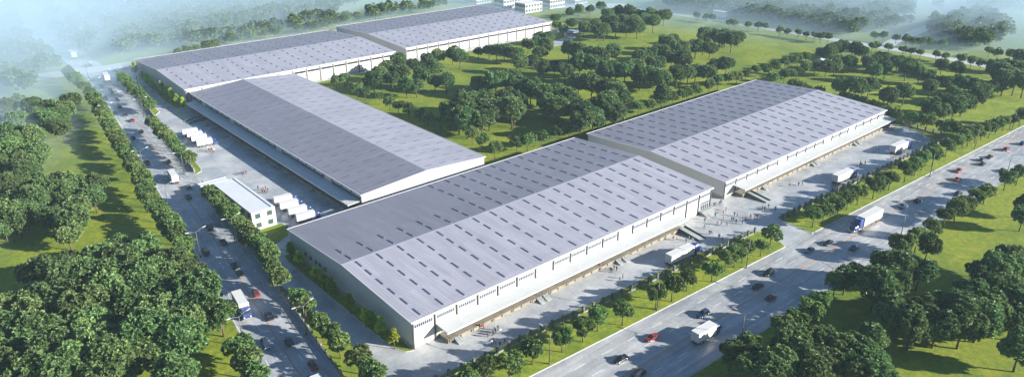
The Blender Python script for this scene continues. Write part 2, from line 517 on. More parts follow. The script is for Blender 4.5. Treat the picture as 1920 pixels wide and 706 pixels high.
FENCE1 = [(78, 127), (96, 126.2), (121, 125.4), (158, 123.0), (191, 121.0), (208, 120.5), (220.2, 119.8)]
FENCE2 = [(235.6, 119.7), (263, 119.0), (314, 116.7), (340, 115.9), (361.5, 115.0), (371.5, 114.6), (374.4, 119), (375.4, 126), (376.7, 134), (377.2, 139), (374.2, 144.6)]
strip_a = [(x, UPF(x)) for x in (70, 90, 120, 157, 190, 217.5)] + [(219.6, 110.8), (221.3, 119.4), (218, 122.6), (193, 123.9), (171, 125.2), (132, 127.3), (111, 128.3), (89, 128.4), (78, 128.6)]
kerbed_strip('front_verge', strip_a)
strip_b = [(x, UPF(x)) for x in (233.4, 260, 300, 350, 420, 520, 640)] + [(640, 118), (500, 140), (384, 225), (377, 222), (376.2, 150), (373.0, 144.6), (374.3, 134.1), (372.6, 127.2), (368.6, 122.1), (363.2, 118.6), (357, 117.1), (347.7, 116.9), (320, 117.9), (286, 119.6), (251, 121.3), (238, 121.9), (235, 121.5)]
kerbed_strip('front_verge', strip_b)
fl = lambda y: lerp_line(SIDE, y, 1) + 8.0
strip_c = [(fl(128) + .1, 128), (76.5, 135), (78.3, 146), (78.4, 160), (77.9, 186), (77.6, 200), (80, 213), (84, 220.5), (90, 223.2), (94.4, 225.5), (96.8, 229.3), (97.3, 236.5), (86.6, 236.5), (86.6, 274), (85.8, 286), (fl(290) + .1, 290)] + [(fl(y) + .1, y) for y in (270, 240, 200, 165, 145)]
kerbed_strip('side_verge', strip_c)
strip_d = [(fl(305) + .1, 305), (91, 302.6), (93.2, 304), (94.3, 307), (96.8, 330), (99.3, 352), (102.0, 378), (100.4, 392)] + [(fl(y) + .1, y) for y in (392, 350)]
kerbed_strip('side_verge', strip_d)
strip_e = [(fl(397) + .1, 397), (103.5, 394), (107.0, 399), (109.0, 431), (112.0, 470), (114.0, 482), (111.5, 484)] + [(fl(y) + .1, y) for y in (478, 440)]
kerbed_strip('side_verge', strip_e)
strip_f = [(86.6, 213.2), (85.7, 208), (85.6, 185), (85.7, 150), (86.0, 145.5), (87.4, 142.5), (89.55, 141.6), (89.55, 213.2)]
kerbed_strip('wall_verge', strip_f)
strip_g = [(115.3, 398.5), (121.65, 398.5), (121.65, 470), (119.2, 468), (116.6, 432), (114.8, 414)]
kerbed_strip('wall_verge', strip_g)

def dashes(name, line, z, length, gap, w, m, t0=0.0):
    mb = MB(); pts = resample(line, 0.5)
    n = len(pts); i = int(t0 / 0.5); L = int(length / 0.5); P = int((length + gap) / 0.5)
    while i + L < n:
        a, b = Vector(pts[i]), Vector(pts[i + L])
        t = (b - a).normalized(); s = Vector((-t.y, t.x)) * w / 2
        mb.add([(*(a - s), z), (*(b - s), z), (*(b + s), z), (*(a + s), z)], [(0, 1, 2, 3)])
        i += P
    o = mb.build(name, m); o['kind'] = 'structure'
    return o
def solid(name, line, z, w, m):
    l, r = offset(line, w / 2), offset(line, -w / 2)
    n = len(line); mb = MB()
    mb.add([(x, y, z) for x, y in l] + [(x, y, z) for x, y in r], [(n + i, n + i + 1, i + 1, i) for i in range(n - 1)])
    o = mb.build(name, m); o['kind'] = 'structure'
def frac(f, x):   # f in -1 (lower edge) .. 0 (middle) .. 1 (upper edge)
    return MIF(x) + (f * (UPF(x) - MIF(x)) if f > 0 else -f * (LOF(x) - MIF(x)))
fx = list(range(75, 640, 6))
for f in (0.36, 0.68, -0.36, -0.70):
    dashes('road_marking', [(x, frac(f, x)) for x in fx], 0.0285, 4.0, 6.0, 0.17, M_white_line, random.random() * 8)
solid('road_marking', [(x, MIF(x)) for x in fx], 0.0285, 0.42, M_orange_line)
for d in (2.7, 5.4, -2.7, -5.4):
    dashes('road_marking', offset(SIDE[1:9], d), 0.0205, 3.0, 5.0, 0.15, M_white_line, random.random() * 8)
solid('road_marking', SIDE[1:9], 0.0205, 0.34, M_orange_line)
solid('road_marking', offset(SIDE[2:8], 7.6), 0.0205, 0.16, M_white_line)
mb = MB()
for i in range(12):      # zebra crossing
    x = 88 + i * 1.35; y = 452 - 0.13 * i
    mb.add([(x, y, .0205), (x + .7, y, .0205), (x + .8, y + 4.5, .0205), (x + .1, y + 4.5, .0205)], [(0, 1, 2, 3)])
o = mb.build('road_marking', M_white_line); o['kind'] = 'structure'

# ------------------------------------------------------------------ warehouses
def slope_z(t, rise):
    t = abs(t)
    return rise * (1 - t) if t < 0.9 else rise * 0.1 * (1 - ((t - 0.9) / 0.1) ** 1.6)

TS = [-1, -0.97, -0.94, -0.9, -0.6, -0.3, 0, 0.3, 0.6, 0.9, 0.94, 0.97, 1]

def warehouse(label, u0, u1, v0, v1, h, rise, ridge, bays, facade, style, canopy=None, skip=(), sky_rows=(), gable_windows=None, ramps=(), stairs=(), end_door=None, sky_skip=None):
    """u runs along the ridge, v across it; ridge 'x' or 'y'. facade: which v side ('lo' or 'hi') carries the bays."""
    X = (lambda u, v, z: (u, v, z)) if ridge == 'x' else (lambda u, v, z: (v, u, z))
    cu, cv = (u0 + u1) / 2, (v0 + v1) / 2
    org = X(cu, cv, 0)
    root = empty('warehouse', org)
    tag(root, label, 'warehouse', 'long low warehouses of the depot')
    W, D = (u1 - u0) / 2, (v1 - v0) / 2
    def part(mb, name, m, parent=root, smooth=False):
        if ridge == 'y':
            mb.v = [(y, x, z) for x, y, z in mb.v]
        return mb.build(name, m, parent, smooth)
    # walls: closed gable prism, its top just under the roof sheet
    mb = MB(); n = len(TS)
    prof = [(-D, 0.0)] + [(t * D, h - 0.18 + slope_z(t, rise)) for t in TS] + [(D, 0.0)]
    secs = [[(u, v, z) for v, z in prof] for u in (-W, W)]
    mb.loft(secs); part(mb, 'wall', M_wall)
    mb = MB()
    e = 0.06
    mb.box(-W - e, W + e, -D - e, -D, 0, 1.15); mb.box(-W - e, W + e, D, D + e, 0, 1.15)
    mb.box(-W - e, -W, -D, D, 0, 1.15); mb.box(W, W + e, -D, D, 0, 1.15)
    part(mb, 'plinth', M_plinth)
    # roof sheet
    mb = MB(); ov = 0.45
    def rz(t): return h + slope_z(t, rise)
    pr = [((D + ov) * t, rz(t)) for t in TS]
    lo_shaded = (ridge == 'y')          # shade painted in: sunward slope gets the lighter sheet, the other the darker
    for half, tone in ((pr[:7], 'dark' if lo_shaded else 'light'), (pr[6:], 'light' if lo_shaded else 'dark')):
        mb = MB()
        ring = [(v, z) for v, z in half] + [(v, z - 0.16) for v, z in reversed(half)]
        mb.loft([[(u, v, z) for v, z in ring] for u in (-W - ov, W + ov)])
        o = part(mb, 'roof', ROOFS[ridge, tone]); o['label'] = f'{tone} grey roof slope, sunlight contrast painted in'
    # white eave gutters and verge trim, proud of the sheet
    for s in (-1, 1):
        mb = MB(); v = s * (D + ov)
        mb.box(-W - ov - .1, W + ov + .1, min(v, v + s * .22), max(v, v + s * .22), h - 0.34, h + 0.10)
        part(mb, 'gutter', M_trim)
    for s in (-1, 1):
        mb = MB(); u = s * (W + ov)
        ring2 = [(v, z + 0.05) for v, z in pr] + [(v, z - 0.26) for v, z in reversed(pr)]
        a, b = sorted((u, u + s * .14))
        mb.loft([[(uu, v, z) for v, z in ring2] for uu in (a, b)]); part(mb, 'verge_trim', M_trim)
    mb = MB(); mb.loft([[(u, v, z) for v, z in ((-0.5, h + rise - .02 ), (0, h + rise + .06), (0.5, h + rise - .02))] for u in (-W - ov, W + ov)])
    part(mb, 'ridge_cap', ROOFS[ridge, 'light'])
    # skylights: raised strips up the slope, one under every bay
    bw = 2 * W / bays
    spots = []
    for k in range(bays):
        uu = -W + (k + 0.5) * bw
        for t in sky_rows:
            if sky_skip and sky_skip(k, t): continue
            spots.append((uu + random.uniform(-.12, .12), t))
    def sky_mb(mb, uu, t):
        L, w = ((1.75 if style == 'strip' else 1.25), 0.36) if ridge == 'x' else (1.6, 0.42)
        ta, tb = t - L / D, t + L / D
        zc = lambda q: h + slope_z(q, rise)
        va, vb = ta * (D + ov), tb * (D + ov)
        za, zb = zc(ta), zc(tb)
        def quadbox(x0, x1, dz0, dz1, m):
            mb.hexa([(x0, va, za + dz0), (x1, va, za + dz0), (x1, vb, zb + dz0), (x0, vb, zb + dz0), (x0, va, za + dz1), (x1, va, za + dz1), (x1, vb, zb + dz1), (x0, vb, zb + dz1)], m)
        quadbox(uu - w / 2, uu + w / 2, 0.02, 0.20 if ridge == 'x' else 0.05, 0)
        if ridge == 'x': quadbox(uu - w / 2 - .06, uu - w / 2 - .003, 0.01, 0.12, 1)
    def dist(q):
        p = X(cu + q[0], cv + q[1] * D, h)
        return (p[0] ** 2 + p[1] ** 2)
    spots.sort(key=dist)
    for q in spots[:100]:
        mb = MB(); sky_mb(mb, *q); part(mb, 'skylight', [M_skyl if ridge == 'x' else M_skyl_flat, M_skyl_rim])
    if len(spots) > 100:
        mb = MB()
        for q in spots[100:]: sky_mb(mb, *q)
        o = part(mb, 'skylight_field', [M_skyl if ridge == 'x' else M_skyl_flat, M_skyl_rim]); o['kind'] = 'stuff'
    # facade
    s = -1 if facade == 'lo' else 1
    vf = s * D
    def fb(mb, ua, ub, d0, d1, z0, z1, m=0):      # box standing d0..d1 in front of the facade
        a, b = sorted((vf + s * d0, vf + s * d1))
        mb.box(ua, ub, a, b, z0, z1, m)
    for k in range(bays + 1):
        mb = MB(); uu = -W + k * bw
        uu = min(max(uu, -W + .25), W - .25)
        pw = 0.19 if style == 'strip' else 0.38
        fb(mb, uu - pw, uu + pw, -.02, .30, 0.0 if (k in (0, 1, bays)) else 0.0, h - 0.36)
        part(mb, 'downpipe', M_pilaster if style == 'strip' else M_greypil)
    for k in range(bays):
        if k in skip: continue
        ua, ub = -W + k * bw + .7, -W + (k + 1) * bw - .7
        if style == 'strip':
            z0, z1 = h - 2.55, h - 1.45
            mb = MB(); fb(mb, ua, ub, -.05, .05, z0, z1); pane = part(mb, 'window', M_pane)
            mb = MB()
            fb(mb, ua - .08, ub + .08, .052, .12, z1, z1 + .05); fb(mb, ua - .08, ub + .08, .052, .12, z0 - .05, z0)
            for i in range(10):
                x = ua + (ub - ua) * i / 9
                fb(mb, x - .04, x + .04, .052, .09, z0 + .003, z1 - .003)
            part(mb, 'window_frame', M_frame, pane)
        else:
            z0, z1 = h - 2.85, h - 1.6
            mb = MB(); fb(mb, ua, ub, -.05, .05, z0, z1); pane = part(mb, 'window', M_darkpane)
            mb = MB(); fb(mb, ua - .1, ub + .1, .052, .22, z1, z1 + .12); part(mb, 'window_frame', M_frame, pane)
    if canopy:
        ca, cb = -W + canopy[0], -W + canopy[1]
        cz = canopy[2]
        mb = MB()
        p = [(ca, .05, cz + .30), (cb, .05, cz + .30), (cb, 5.4, cz), (ca, 5.4, cz)]
        q = [(u, vf + s * d, z) for u, d, z in p]
        top = [(u, vf + s * d, z + .28) for u, d, z in p]
        mb.hexa(q + top); part(mb, 'canopy', M_canopy)
        mb = MB(); fb(mb, ca - .05, cb + .05, 5.402, 5.55, cz - .22, cz + .34); part(mb, 'canopy_fascia', M_trim)
        for k in range(1, bays, 1):      # brackets under the canopy
            uu = -W + k * bw
            if not (ca + .5 < uu < cb - .5): continue
            mb = MB(); fb(mb, uu - .1, uu + .1, .31, 5.2, cz - .25, cz - .03); part(mb, 'canopy_beam', M_steel)
        # loading dock under it
        da, db = ca + 1.0, cb - 1.0
        mb = MB(); fb(mb, da, db, .07, 4.2, 0, 1.2); part(mb, 'loading_dock', M_tan)
        for k in range(bays):
            uu = -W + (k + .5) * bw
            if not (da + 2 < uu < db - 2): continue
            mb = MB(); fb(mb, uu - 1.6, uu + 1.6, .02, .12, 1.203, 4.1); part(mb, 'dock_door', M_dockdoor)
            mb = MB(); fb(mb, uu - 1.3, uu + 1.3, 4.203, 4.42, .25, 1.1)
            fb(mb, uu - 2.0, uu - 1.7, 4.203, 4.55, .5, 1.1); fb(mb, uu + 1.7, uu + 2.0, 4.203, 4.55, .5, 1.1)
            part(mb, 'dock_leveller', M_dockdoor)
    for (uc, wd, d0, d1) in ramps:       # long wedge ramps from the dock edge down to the yard
        mb = MB(); ua, ub = uc - cu - wd / 2, uc - cu + wd / 2
        va, vb = vf + s * d0, vf + s * d1
        mb.add([(ua, va, 0.0), (ub, va, 0.0), (ub, va, 1.2), (ua, va, 1.2), (ua, vb, 0.03), (ub, vb, 0.03)],
               [(0, 1, 2, 3), (2, 1, 5), (0, 3, 4), (3, 2, 5, 4), (0, 4, 5, 1)])
        mb.m[-5:] = [1, 1, 1, 0, 1]
        rp = part(mb, 'loading_ramp', [M_ramp, M_rampside])
        for uu in (ua + .1, ub - .1):
            mb = MB()
            mb.hexa([(uu - .06, va, 1.15), (uu + .06, va, 1.15), (uu + .06, vb, 0.04), (uu - .06, vb, 0.04), (uu - .06, va, 1.75), (uu + .06, va, 1.75), (uu + .06, vb, 0.45), (uu - .06, vb, 0.45)])
            part(mb, 'ramp_rail', M_rail, rp)
    for (sa, d0) in stairs:              # short stair blocks coming out from under the canopy
        mb = MB(); sa2 = -W + sa
        for i in range(7):
            fb(mb, sa2, sa2 + 1.8, d0 + i * .32, d0 + (i + 1) * .32, 0.0, 1.2 - i * .17)
        st = part(mb, 'stair', M_ramp)
        mb = MB()
        for uu in (sa2 + .05, sa2 + 1.75):
            mb.bar((uu, vf + s * d0, 2.1), (uu, vf + s * (d0 + 2.2), 1.0), .06)
            for f in (0, .5, 1): mb.bar((uu, vf + s * (d0 + .15 + 2.0 * f), 1.1 - 1.0 * f), (uu, vf + s * (d0 + .15 + 2.0 * f), 2.1 - 1.05 * f), .06)
        part(mb, 'stair_rail', M_steel, st)
    if end_door:
        ua, ub = -W + end_door[0], -W + end_door[1]
        mb = MB(); fb(mb, ua, ub, .02, .10, 1.25, 4.3); dr = part(mb, 'glass_door', M_pane)
        mb = MB()
        for i in range(5):
            x = ua + (ub - ua) * i / 4; fb(mb, x - .06, x + .06, .102, .18, 1.25, 4.3)
        fb(mb, ua, ub, .102, .18, 4.303, 4.4); fb(mb, ua, ub, .182, .20, 3.3, 3.42)
        part(mb, 'door_frame', M_frame, dr)
        mb = MB(); fb(mb, ua - .8, ub + .8, .07, 1.6, 0, 1.22)
        for i in range(5): fb(mb, ua - .8, ub + .8, 1.6 + i * .5, 2.1 + i * .5, 0, 1.0 - i * .2)
        part(mb, 'stair', M_ramp)
    if gable_windows:
        for side, vs, z0, z1 in gable_windows:
            for vv in vs:
                mb = MB(); uw = side * W
                a, b = sorted((uw - side * .03, uw + side * .05))
                mb.box(a, b, vv - .65, vv + .65, z0, z1); w = part(mb, 'gable_window', M_darkpane)
                mb = MB(); a, b = sorted((uw + side * .052, uw + side * .14))
                mb.box(a, b, vv - .8, vv + .8, z0 - .12, z0); mb.box(a, b, vv - .8, vv + .8, z1, z1 + .1)
                part(mb, 'window_frame', M_frame, w)
    return root

ROWS6 = (-.915, -.745, -.575, -.405, -.235, -.08)
ROWSB = (.08, .235, .405, .575, .745, .915)
warehouse('long warehouse in front with striped skylights and glass corner door beside the gate crowd', 89.6, 223.1, 142.3, 213.2, 8.8, 2.1, 'x', 18, 'lo', 'strip',
          canopy=(7.6, 112.5, 4.3), skip=(6, 11), sky_rows=ROWS6 + ROWSB, gable_windows=[(-1, (12, 15.5, 18, 21.5, 25.0), 3.2, 4.8)],
          ramps=((200.5, 3.6, 4.2, 13.5),), stairs=((10.5, 4.3), (41, 4.3), (43.5, 4.3), (76, 4.3), (79, 4.3)), end_door=(127.5, 132.4),
          sky_skip=lambda k, t: t > .3 and k < 7)
warehouse('long warehouse with covered dock, beside the second front yard and the curved far fence', 234.7, 370.7, 144.2, 216.0, 7.4, 2.1, 'x', 18, 'lo', 'strip',
          canopy=(6.0, 137, 3.7), skip=(5, 10, 13), sky_rows=ROWS6 + ROWSB, gable_windows=[(-1, (17, 20, 23, 26), 2.8, 4.2)],
          ramps=((245.5, 3.4, 4.2, 13.0),), stairs=((58, 4.3), (60.5, 4.3), (96, 4.3), (99, 4.3), (20, 4.3)))
warehouse('shaded warehouse with blue-grey canopy facing the lorry yard behind the lodge', 225.2, 398.2, 123.7, 181.9, 7.2, 1.9, 'y', 24, 'lo', 'slot',
          canopy=(0.5, 166, 4.0), skip=(3, 9, 16, 21), sky_rows=(-.86, -.62, -.38, -.14, .12, .36, .60, .84), gable_windows=[(-1, (15, 18, 21, 24), 1.4, 2.8)],
          ramps=((372.0, 4.0, 4.2, 13.0),), stairs=((30, 4.3), (60, 4.3), (63, 4.3), (100, 4.3), (128, 4.3)))
warehouse('tall warehouse behind, with bright saplings along its shaded gable wall', 121.7, 251.6, 399.6, 484.2, 9.0, 2.2, 'x', 15, 'lo', 'slot', sky_rows=ROWS6 + ROWSB, gable_windows=[(-1, (22, 26, 30), 3.2, 4.8)])
warehouse('farthest warehouse, with white panelled wall above the park trees', 264.7, 395.6, 406.9, 497.4, 7.8, 2.0, 'x', 15, 'lo', 'slot', sky_rows=ROWS6 + ROWSB, gable_windows=[(-1, (28, 31, 34, 37), 3.0, 4.6)])

# ------------------------------------------------------------------ lodge, gate canopy, huts, office blocks
def block(name, label, cat, x0, x1, y0, y1, h, wins_x, wins_y, storeys, par=0.5, group=None, ww=1.5, wh=1.5, sill=1.0, m_win=None, rot=0.0, mullion=True):
    cx, cy = (x0 + x1) / 2, (y0 + y1) / 2
    a, b = (x1 - x0) / 2, (y1 - y0) / 2
    root = empty(name, (cx, cy, 0), rot); tag(root, label, cat, group)
    mb = MB(); mb.box(-a, a, -b, b, 0, h); mb.build('wall', M_wall, root)
    mb = MB(); mb.box(-a + .31, a - .31, -b + .31, b - .31, h + .003, h + .12); mb.build('roof', M_flat, root)
    mb = MB()
    mb.box(-a - .05, a + .05, -b - .05, -b + .3, h + .002, h + par); mb.box(-a - .05, a + .05, b - .3, b + .05, h + .002, h + par)
    mb.box(-a - .05, -a + .3, -b + .301, b - .301, h + .002, h + par); mb.box(a - .3, a + .05, -b + .301, b - .301, h + .002, h + par)
    mb.build('parapet', M_trim, root)
    sh = h / storeys
    for st in range(storeys):
        z0 = st * sh + sill; z1 = z0 + wh
        for i in range(wins_x):
            x = -a + (i + .5) * 2 * a / wins_x
            for sd in (-1, 1):
                mb = MB(); y = sd * b; p, q = sorted((y - sd * .05, y + sd * .03))
                mb.box(x - ww / 2, x + ww / 2, p, q, z0, z1); w = mb.build('window', m_win or M_darkpane, root)
                mb = MB(); p, q = sorted((y + sd * .032, y + sd * .12)); mb.box(x - ww / 2 - .1, x + ww / 2 + .1, p, q, z0 - .12, z0); mullion and mb.box(x - .04, x + .04, p, q, z0 + .002, z1)
                mb.build('window_frame', M_frame, w)
        for i in range(wins_y):
            y = -b + (i + .5) * 2 * b / wins_y
            for sd in (-1, 1):
                mb = MB(); x = sd * a; p, q = sorted((x - sd * .05, x + sd * .03))
                mb.box(p, q, y - ww / 2, y + ww / 2, z0, z1); w = mb.build('window', m_win or M_darkpane, root)
                mb = MB(); p, q = sorted((x + sd * .032, x + sd * .12)); mb.box(p, q, y - ww / 2 - .1, y + ww / 2 + .1, z0 - .12, z0); mullion and mb.box(p, q, y - .04, y + .04, z0 + .002, z1)
                mb.build('window_frame', M_frame, w)
    return root
M_greenpane = mat('green window glass', (0.05, 0.085, 0.075), 0.15, spec=0.8)
lodge = block('gate_lodge', 'two-storey white lodge with flat roof between the gate and parked lorries', 'building', 86.5, 95.2, 236.4, 271.0, 7.0, 2, 7, 2, 0.14, None, 1.9, 1.8, 1.0, M_greenpane, 0.0, False)
mb = MB(); mb.box(3.3, 4.0, -16.9, 16.9, 7.13, 7.35); mb.build('roof_duct', M_flat, lodge)
mb = MB(); mb.box(4.36, 4.46, -10.6, -9.4, 0.02, 2.3); d = mb.build('door', M_greenpane, lodge)
gc = empty('gate_canopy', (89.5, 279.6, 0)); tag(gc, 'flat white canopy over the yard entrance at the end of the lodge', 'canopy')
mb = MB(); mb.box(-5.4, 5.4, -1.5, 1.5, 3.9, 4.25); mb.build('roof', M_flat, gc)
mb = MB(); mb.box(-5.6, 5.6, -1.7, -1.502, 3.8, 4.35); mb.box(-5.6, 5.6, 1.502, 1.7, 3.8, 4.35); mb.build('fascia', M_trim, gc)
for x in (-4.9, 0.2, 4.9):
    for y in (-1.3, 1.3):
        mb = MB(); mb.box(x - .2, x + .2, y - .2, y + .2, 0, 3.9); mb.build('column', M_trim, gc)
mb = MB(); mb.box(-1.2, 1.2, -1.3, 1.5, 0.01, 3.0); b_ = mb.build('booth', M_wall, gc)
mb = MB(); mb.box(-1.25, 1.25, -1.0, 1.2, 1.1, 2.3); mb.build('window', M_glass, b_)

blocks = [(430.5, 450, 474.5, 488, 'third'), (430, 449, 502, 515, 'second'), (426, 444, 535, 548, 'first'), (461, 479, 476, 489, 'fourth'), (493, 510, 477, 490, 'fifth')]
for x0, x1, y0, y1, k in blocks:
    block('office_block', f'small white office block behind the farthest warehouse, {k} of five counting from its roof corner', 'office building', x0, x1, y0, y1, 7.6, 6, 5, 2, 0.5, 'white office blocks on the skyline', 2.2, 2.0, 1.0)

def hut(label, x, y, w, d, h, rz, roofm):
    root = empty('guard_hut', (x, y, 0), rz); tag(root, label, 'hut')
    mb = MB(); mb.box(-w / 2, w / 2, -d / 2, d / 2, 0, h); mb.build('wall', M_wall, root)
    mb = MB(); mb.loft([[(-w / 2 - .3, s * (d / 2 + .3) * k, h + .02 + (0 if abs(s * k) else 1.0)) for s, k in ((-1, 1), (0, 0), (1, 1))] + [(-w / 2 - .3, 0, h - .05)],
                        [(w / 2 + .3, s * (d / 2 + .3) * k, h + .02 + (0 if abs(s * k) else 1.0)) for s, k in ((-1, 1), (0, 0), (1, 1))] + [(w / 2 + .3, 0, h - .05)]])
    mb.build('roof', roofm, root)
    mb = MB(); mb.box(-w * .3, w * .3, -d / 2 - .05, -d / 2 - .002, 1.0, 2.0); mb.build('window', M_darkpane, root)
    mb = MB(); mb.box(w * .33, w * .33 + .9, -d / 2 - .05, -d / 2 - .002, 0.02, 2.1); mb.build('door', M_plinth, root)
hx, hy = G(1071, 66)
hut('small hut with pale blue roof on the paved end of the park drive', hx, hy, 10, 5, 3.0, R(-35), mat('blue roof sheet', (0.30, 0.40, 0.52), 0.5, 0.3))
hx, hy = G(1538, 121)
hut('tiny white hut standing between two tree rows behind the second warehouse', hx, hy, 5, 4, 3.2, R(15), M_flat)
sheet('park_drive', [G(1000, 92), G(1045, 75), G(1085, 63), G(1078, 72), G(1050, 86)], 0.012, M_yard)

# ------------------------------------------------------------------ fences
def fence(name, label, line, step, hp=2.3, wall_h=0.55, wall_m=None, post_m=None, pw=0.62, solid_h=None):
    root = empty(name, (*line[0], 0)); tag(root, label, 'fence')
    ox, oy = line[0]
    pts = [(x - ox, y - oy) for x, y in resample(line, step)]
    mb = MB()
    for a, b in zip(pts, pts[1:]):
        mb.bar((*a, wall_h / 2), (*b, wall_h / 2), .28, wall_h)
    mb.build('low_wall', wall_m or M_lowwall, root)
    mb = MB()
    for a, b in zip(pts, pts[1:]):
        A, B = Vector((*a, 0)), Vector((*b, 0))
        for z in (wall_h + .12, hp - .35): mb.bar(A + Vector((0, 0, z)), B + Vector((0, 0, z)), .06, .06)
        n = int((B - A).length / .3)
        for i in range(1, n):
            q = A + (B - A) * (i / n)
            mb.bar(q + Vector((0, 0, wall_h)), q + Vector((0, 0, hp - .15)), .05)
    mb.build('railing', M_picket, root)
    extra = None
    for i, (x, y) in enumerate(pts):
        mb = extra if (i >= 99 and extra) else MB()
        if i >= 99: extra = mb
        w = pw / 2
        mb.box(x - w, x + w, y - w, y + w, 0, hp); mb.box(x - w - .06, x + w + .06, y - w - .06, y + w + .06, hp + .001, hp + .12)
        if i < 99: mb.build('post', post_m or M_post, root)
    if extra: o = extra.build('post_row', post_m or M_post, root); o['kind'] = 'stuff'
    return root
fence('yard_fence', 'grey railing fence with stout posts along the yard of the front warehouse', FENCE1, 3.9)
fence('yard_fence', 'grey railing fence curving round the yard of the second warehouse', FENCE2, 3.9)
def side_line(y0, y1): return [(fl(y) + .55, y) for y in np.linspace(y0, y1, 12)]
fence('side_fence', 'pale grey fence wall between side road and tree strip, running up to the lodge gate', side_line(128, 290), 3.4, 1.9, 1.15, None, M_lowwall, .45)
fence('side_fence', 'pale grey fence wall along the side road beyond the lodge gate', side_line(305, 484), 3.4, 1.9, 1.15, None, M_lowwall, .45)
fence('back_fence', 'pale fence along the back road behind the two farthest warehouses', [(113, 484), (112, 490), (116, 497), (125, 502), (180, 503.2), (260, 503.5), (400, 504)], 4.2, 2.2, .5, M_trim, M_trim, .4)

# ------------------------------------------------------------------ street lamps
def lamp_proto(name, hgt, arms):
    root = empty(name)
    mb = MB(); mb.tube((0, 0, 0), (0, 0, .7), .26, .22, 10); mb.tube((0, 0, .7), (0, 0, hgt), .15, .085, 8); mb.build('pole', M_lamp, root, True)
    for s in ((1, -1) if arms == 2 else (1,)):
        mb = MB(); pts = [(0, 0, hgt - .5), (s * 1.1, 0, hgt + .1), (s * 2.4, 0, hgt + .45)]
        for a, b in zip(pts, pts[1:]): mb.tube(a, b, .07, .06, 6)
        arm = mb.build('lamp_arm', M_lamp, root)
        mb = MB(); mb.loft([[(s * 2.3, -.14, hgt + .38), (s * 2.3, .14, hgt + .38), (s * 2.3, .12, hgt + .52), (s * 2.3, -.12, hgt + .52)],
                            [(s * 2.9, -.22, hgt + .42), (s * 2.9, .22, hgt + .42), (s * 2.9, .18, hgt + .64), (s * 2.9, -.18, hgt + .64)],
                            [(s * 3.6, -.14, hgt + .56), (s * 3.6, .14, hgt + .56), (s * 3.6, .1, hgt + .68), (s * 3.6, -.1, hgt + .68)]])
        mb.build('lamp_head', M_lamphead, arm)
    return root
def lamps(proto, spots, label, group):
    for i, (x, y, rz) in enumerate(spots):
        o = proto if not lamps.used.get(proto.name) else copy_tree(proto)
        lamps.used[proto.name] = True
        o.location = (x, y, 0.0); o.rotation_euler = (0, 0, rz)
        tag(o, label.format(n=nth(i + 1)), 'street lamp', group)
lamps.used = {}
single = lamp_proto('street_lamp', 10.4, 1)
double = lamp_proto('twin_street_lamp', 10.2, 2)
double_s = lamp_proto('twin_street_lamp', 9.6, 2)
FL = [(1030, 682), (1232, 581), (1399, 502), (1668, 333), (1743, 331), (1827, 279), (1897, 244)]
lamps(single, [(*G(*q), R(100)) for q in FL], 'single-arm street lamp on the front verge, {n} along from the near end', 'lamps along the front verge')
lamps(double, [(*G(*q), R(100)) for q in ((1388, 648), (1551, 556), (1687, 450), (1886, 332))], 'twin-arm street lamp beyond the front road, {n} from the near end', 'lamps on the tree side of the front road')
lamps(double_s, [(*G(*q), R(10)) for q in ((457, 648), (376, 482), (316.6, 391), (270.6, 322), (205, 232), (183, 181), (167, 150))], 'twin-arm street lamp on the lawn edge of the side road, {n} from the near end', 'lamps on the lawn edge of the side road')
dd = lamp_proto('twin_street_lamp', 9.6, 2)
lamps(dd, [(*G(*q), R(10)) for q in ((575, 627), (441, 455), (346, 326), (270, 220), (222, 160))], 'twin-arm street lamp inside the side fence, {n} from the near end', 'lamps inside the side fence')

# ------------------------------------------------------------------ trees
def crown_arrays(seed, rx, rz, zc, nlobes, ntufts, nleaf, size, asp=0.34, cone=False, fill=0.10):
    rng = np.random.default_rng(seed)
    lob = []
    for i in range(nlobes):
        ph = 2 * math.pi * (i * 0.618 + rng.uniform(-.08, .08))
        el = math.asin(rng.uniform(-0.55, 0.95))
        k = rng.uniform(.50, .70)
        sx = 1.0
        z = math.sin(el) * rz * k
        if cone: sx = max(0.25, 0.75 - 0.5 * z / rz)
        lob.append((math.cos(ph) * math.cos(el) * rx * k * sx, math.sin(ph) * math.cos(el) * rx * k * sx, z, rng.uniform(.30, .46) * rx * (sx if cone else 1)))
    lob.append((0, 0, 0, .55 * rx))
    if cone: lob.append((0, 0, rz * .75, .25 * rx))
    lob = np.array(lob)
    P, N = [], []
    while len(P) < ntufts:
        L = lob[rng.integers(len(lob))]
        d = rng.normal(size=3); d /= np.linalg.norm(d)
        if d[2] < -.55 and rng.random() < .8: continue
        q = L[:3] + d * L[3] * rng.uniform(.85, 1.08)
        dist = np.linalg.norm(lob[:, :3] - q, axis=1) / lob[:, 3]
        if (dist < .80).sum() > 0 and rng.random() > fill: continue
        P.append(q); N.append(d)
    P = np.array(P); N = np.array(N)
    ts = rng.uniform(.75, 1.3, ntufts)
    P = np.repeat(P, nleaf, 0); N = np.repeat(N, nleaf, 0); ts = np.repeat(ts, nleaf)
    n = len(P)
    d = rng.normal(size=(n, 3)); d /= np.linalg.norm(d, axis=1)[:, None]
    d = d + N * .7 + np.array([0, 0, .15]); d /= np.linalg.norm(d, axis=1)[:, None]
    s = np.cross(d, N + rng.normal(size=(n, 3)) * .45); s /= np.linalg.norm(s, axis=1)[:, None]
    L = size * ts * rng.uniform(.7, 1.25, n); Wd = L * asp * rng.uniform(.8, 1.25, n)
    b = P + d * (L * .1)[:, None]
    m = P + d * (L * .5)[:, None]
    t = P + d * L[:, None] - np.array([0, 0, 1]) * (L * .12)[:, None]
    V = np.stack([b, m + s * Wd[:, None], t, m - s * Wd[:, None]], 1).reshape(-1, 3)
    V[:, 2] += zc
    return V

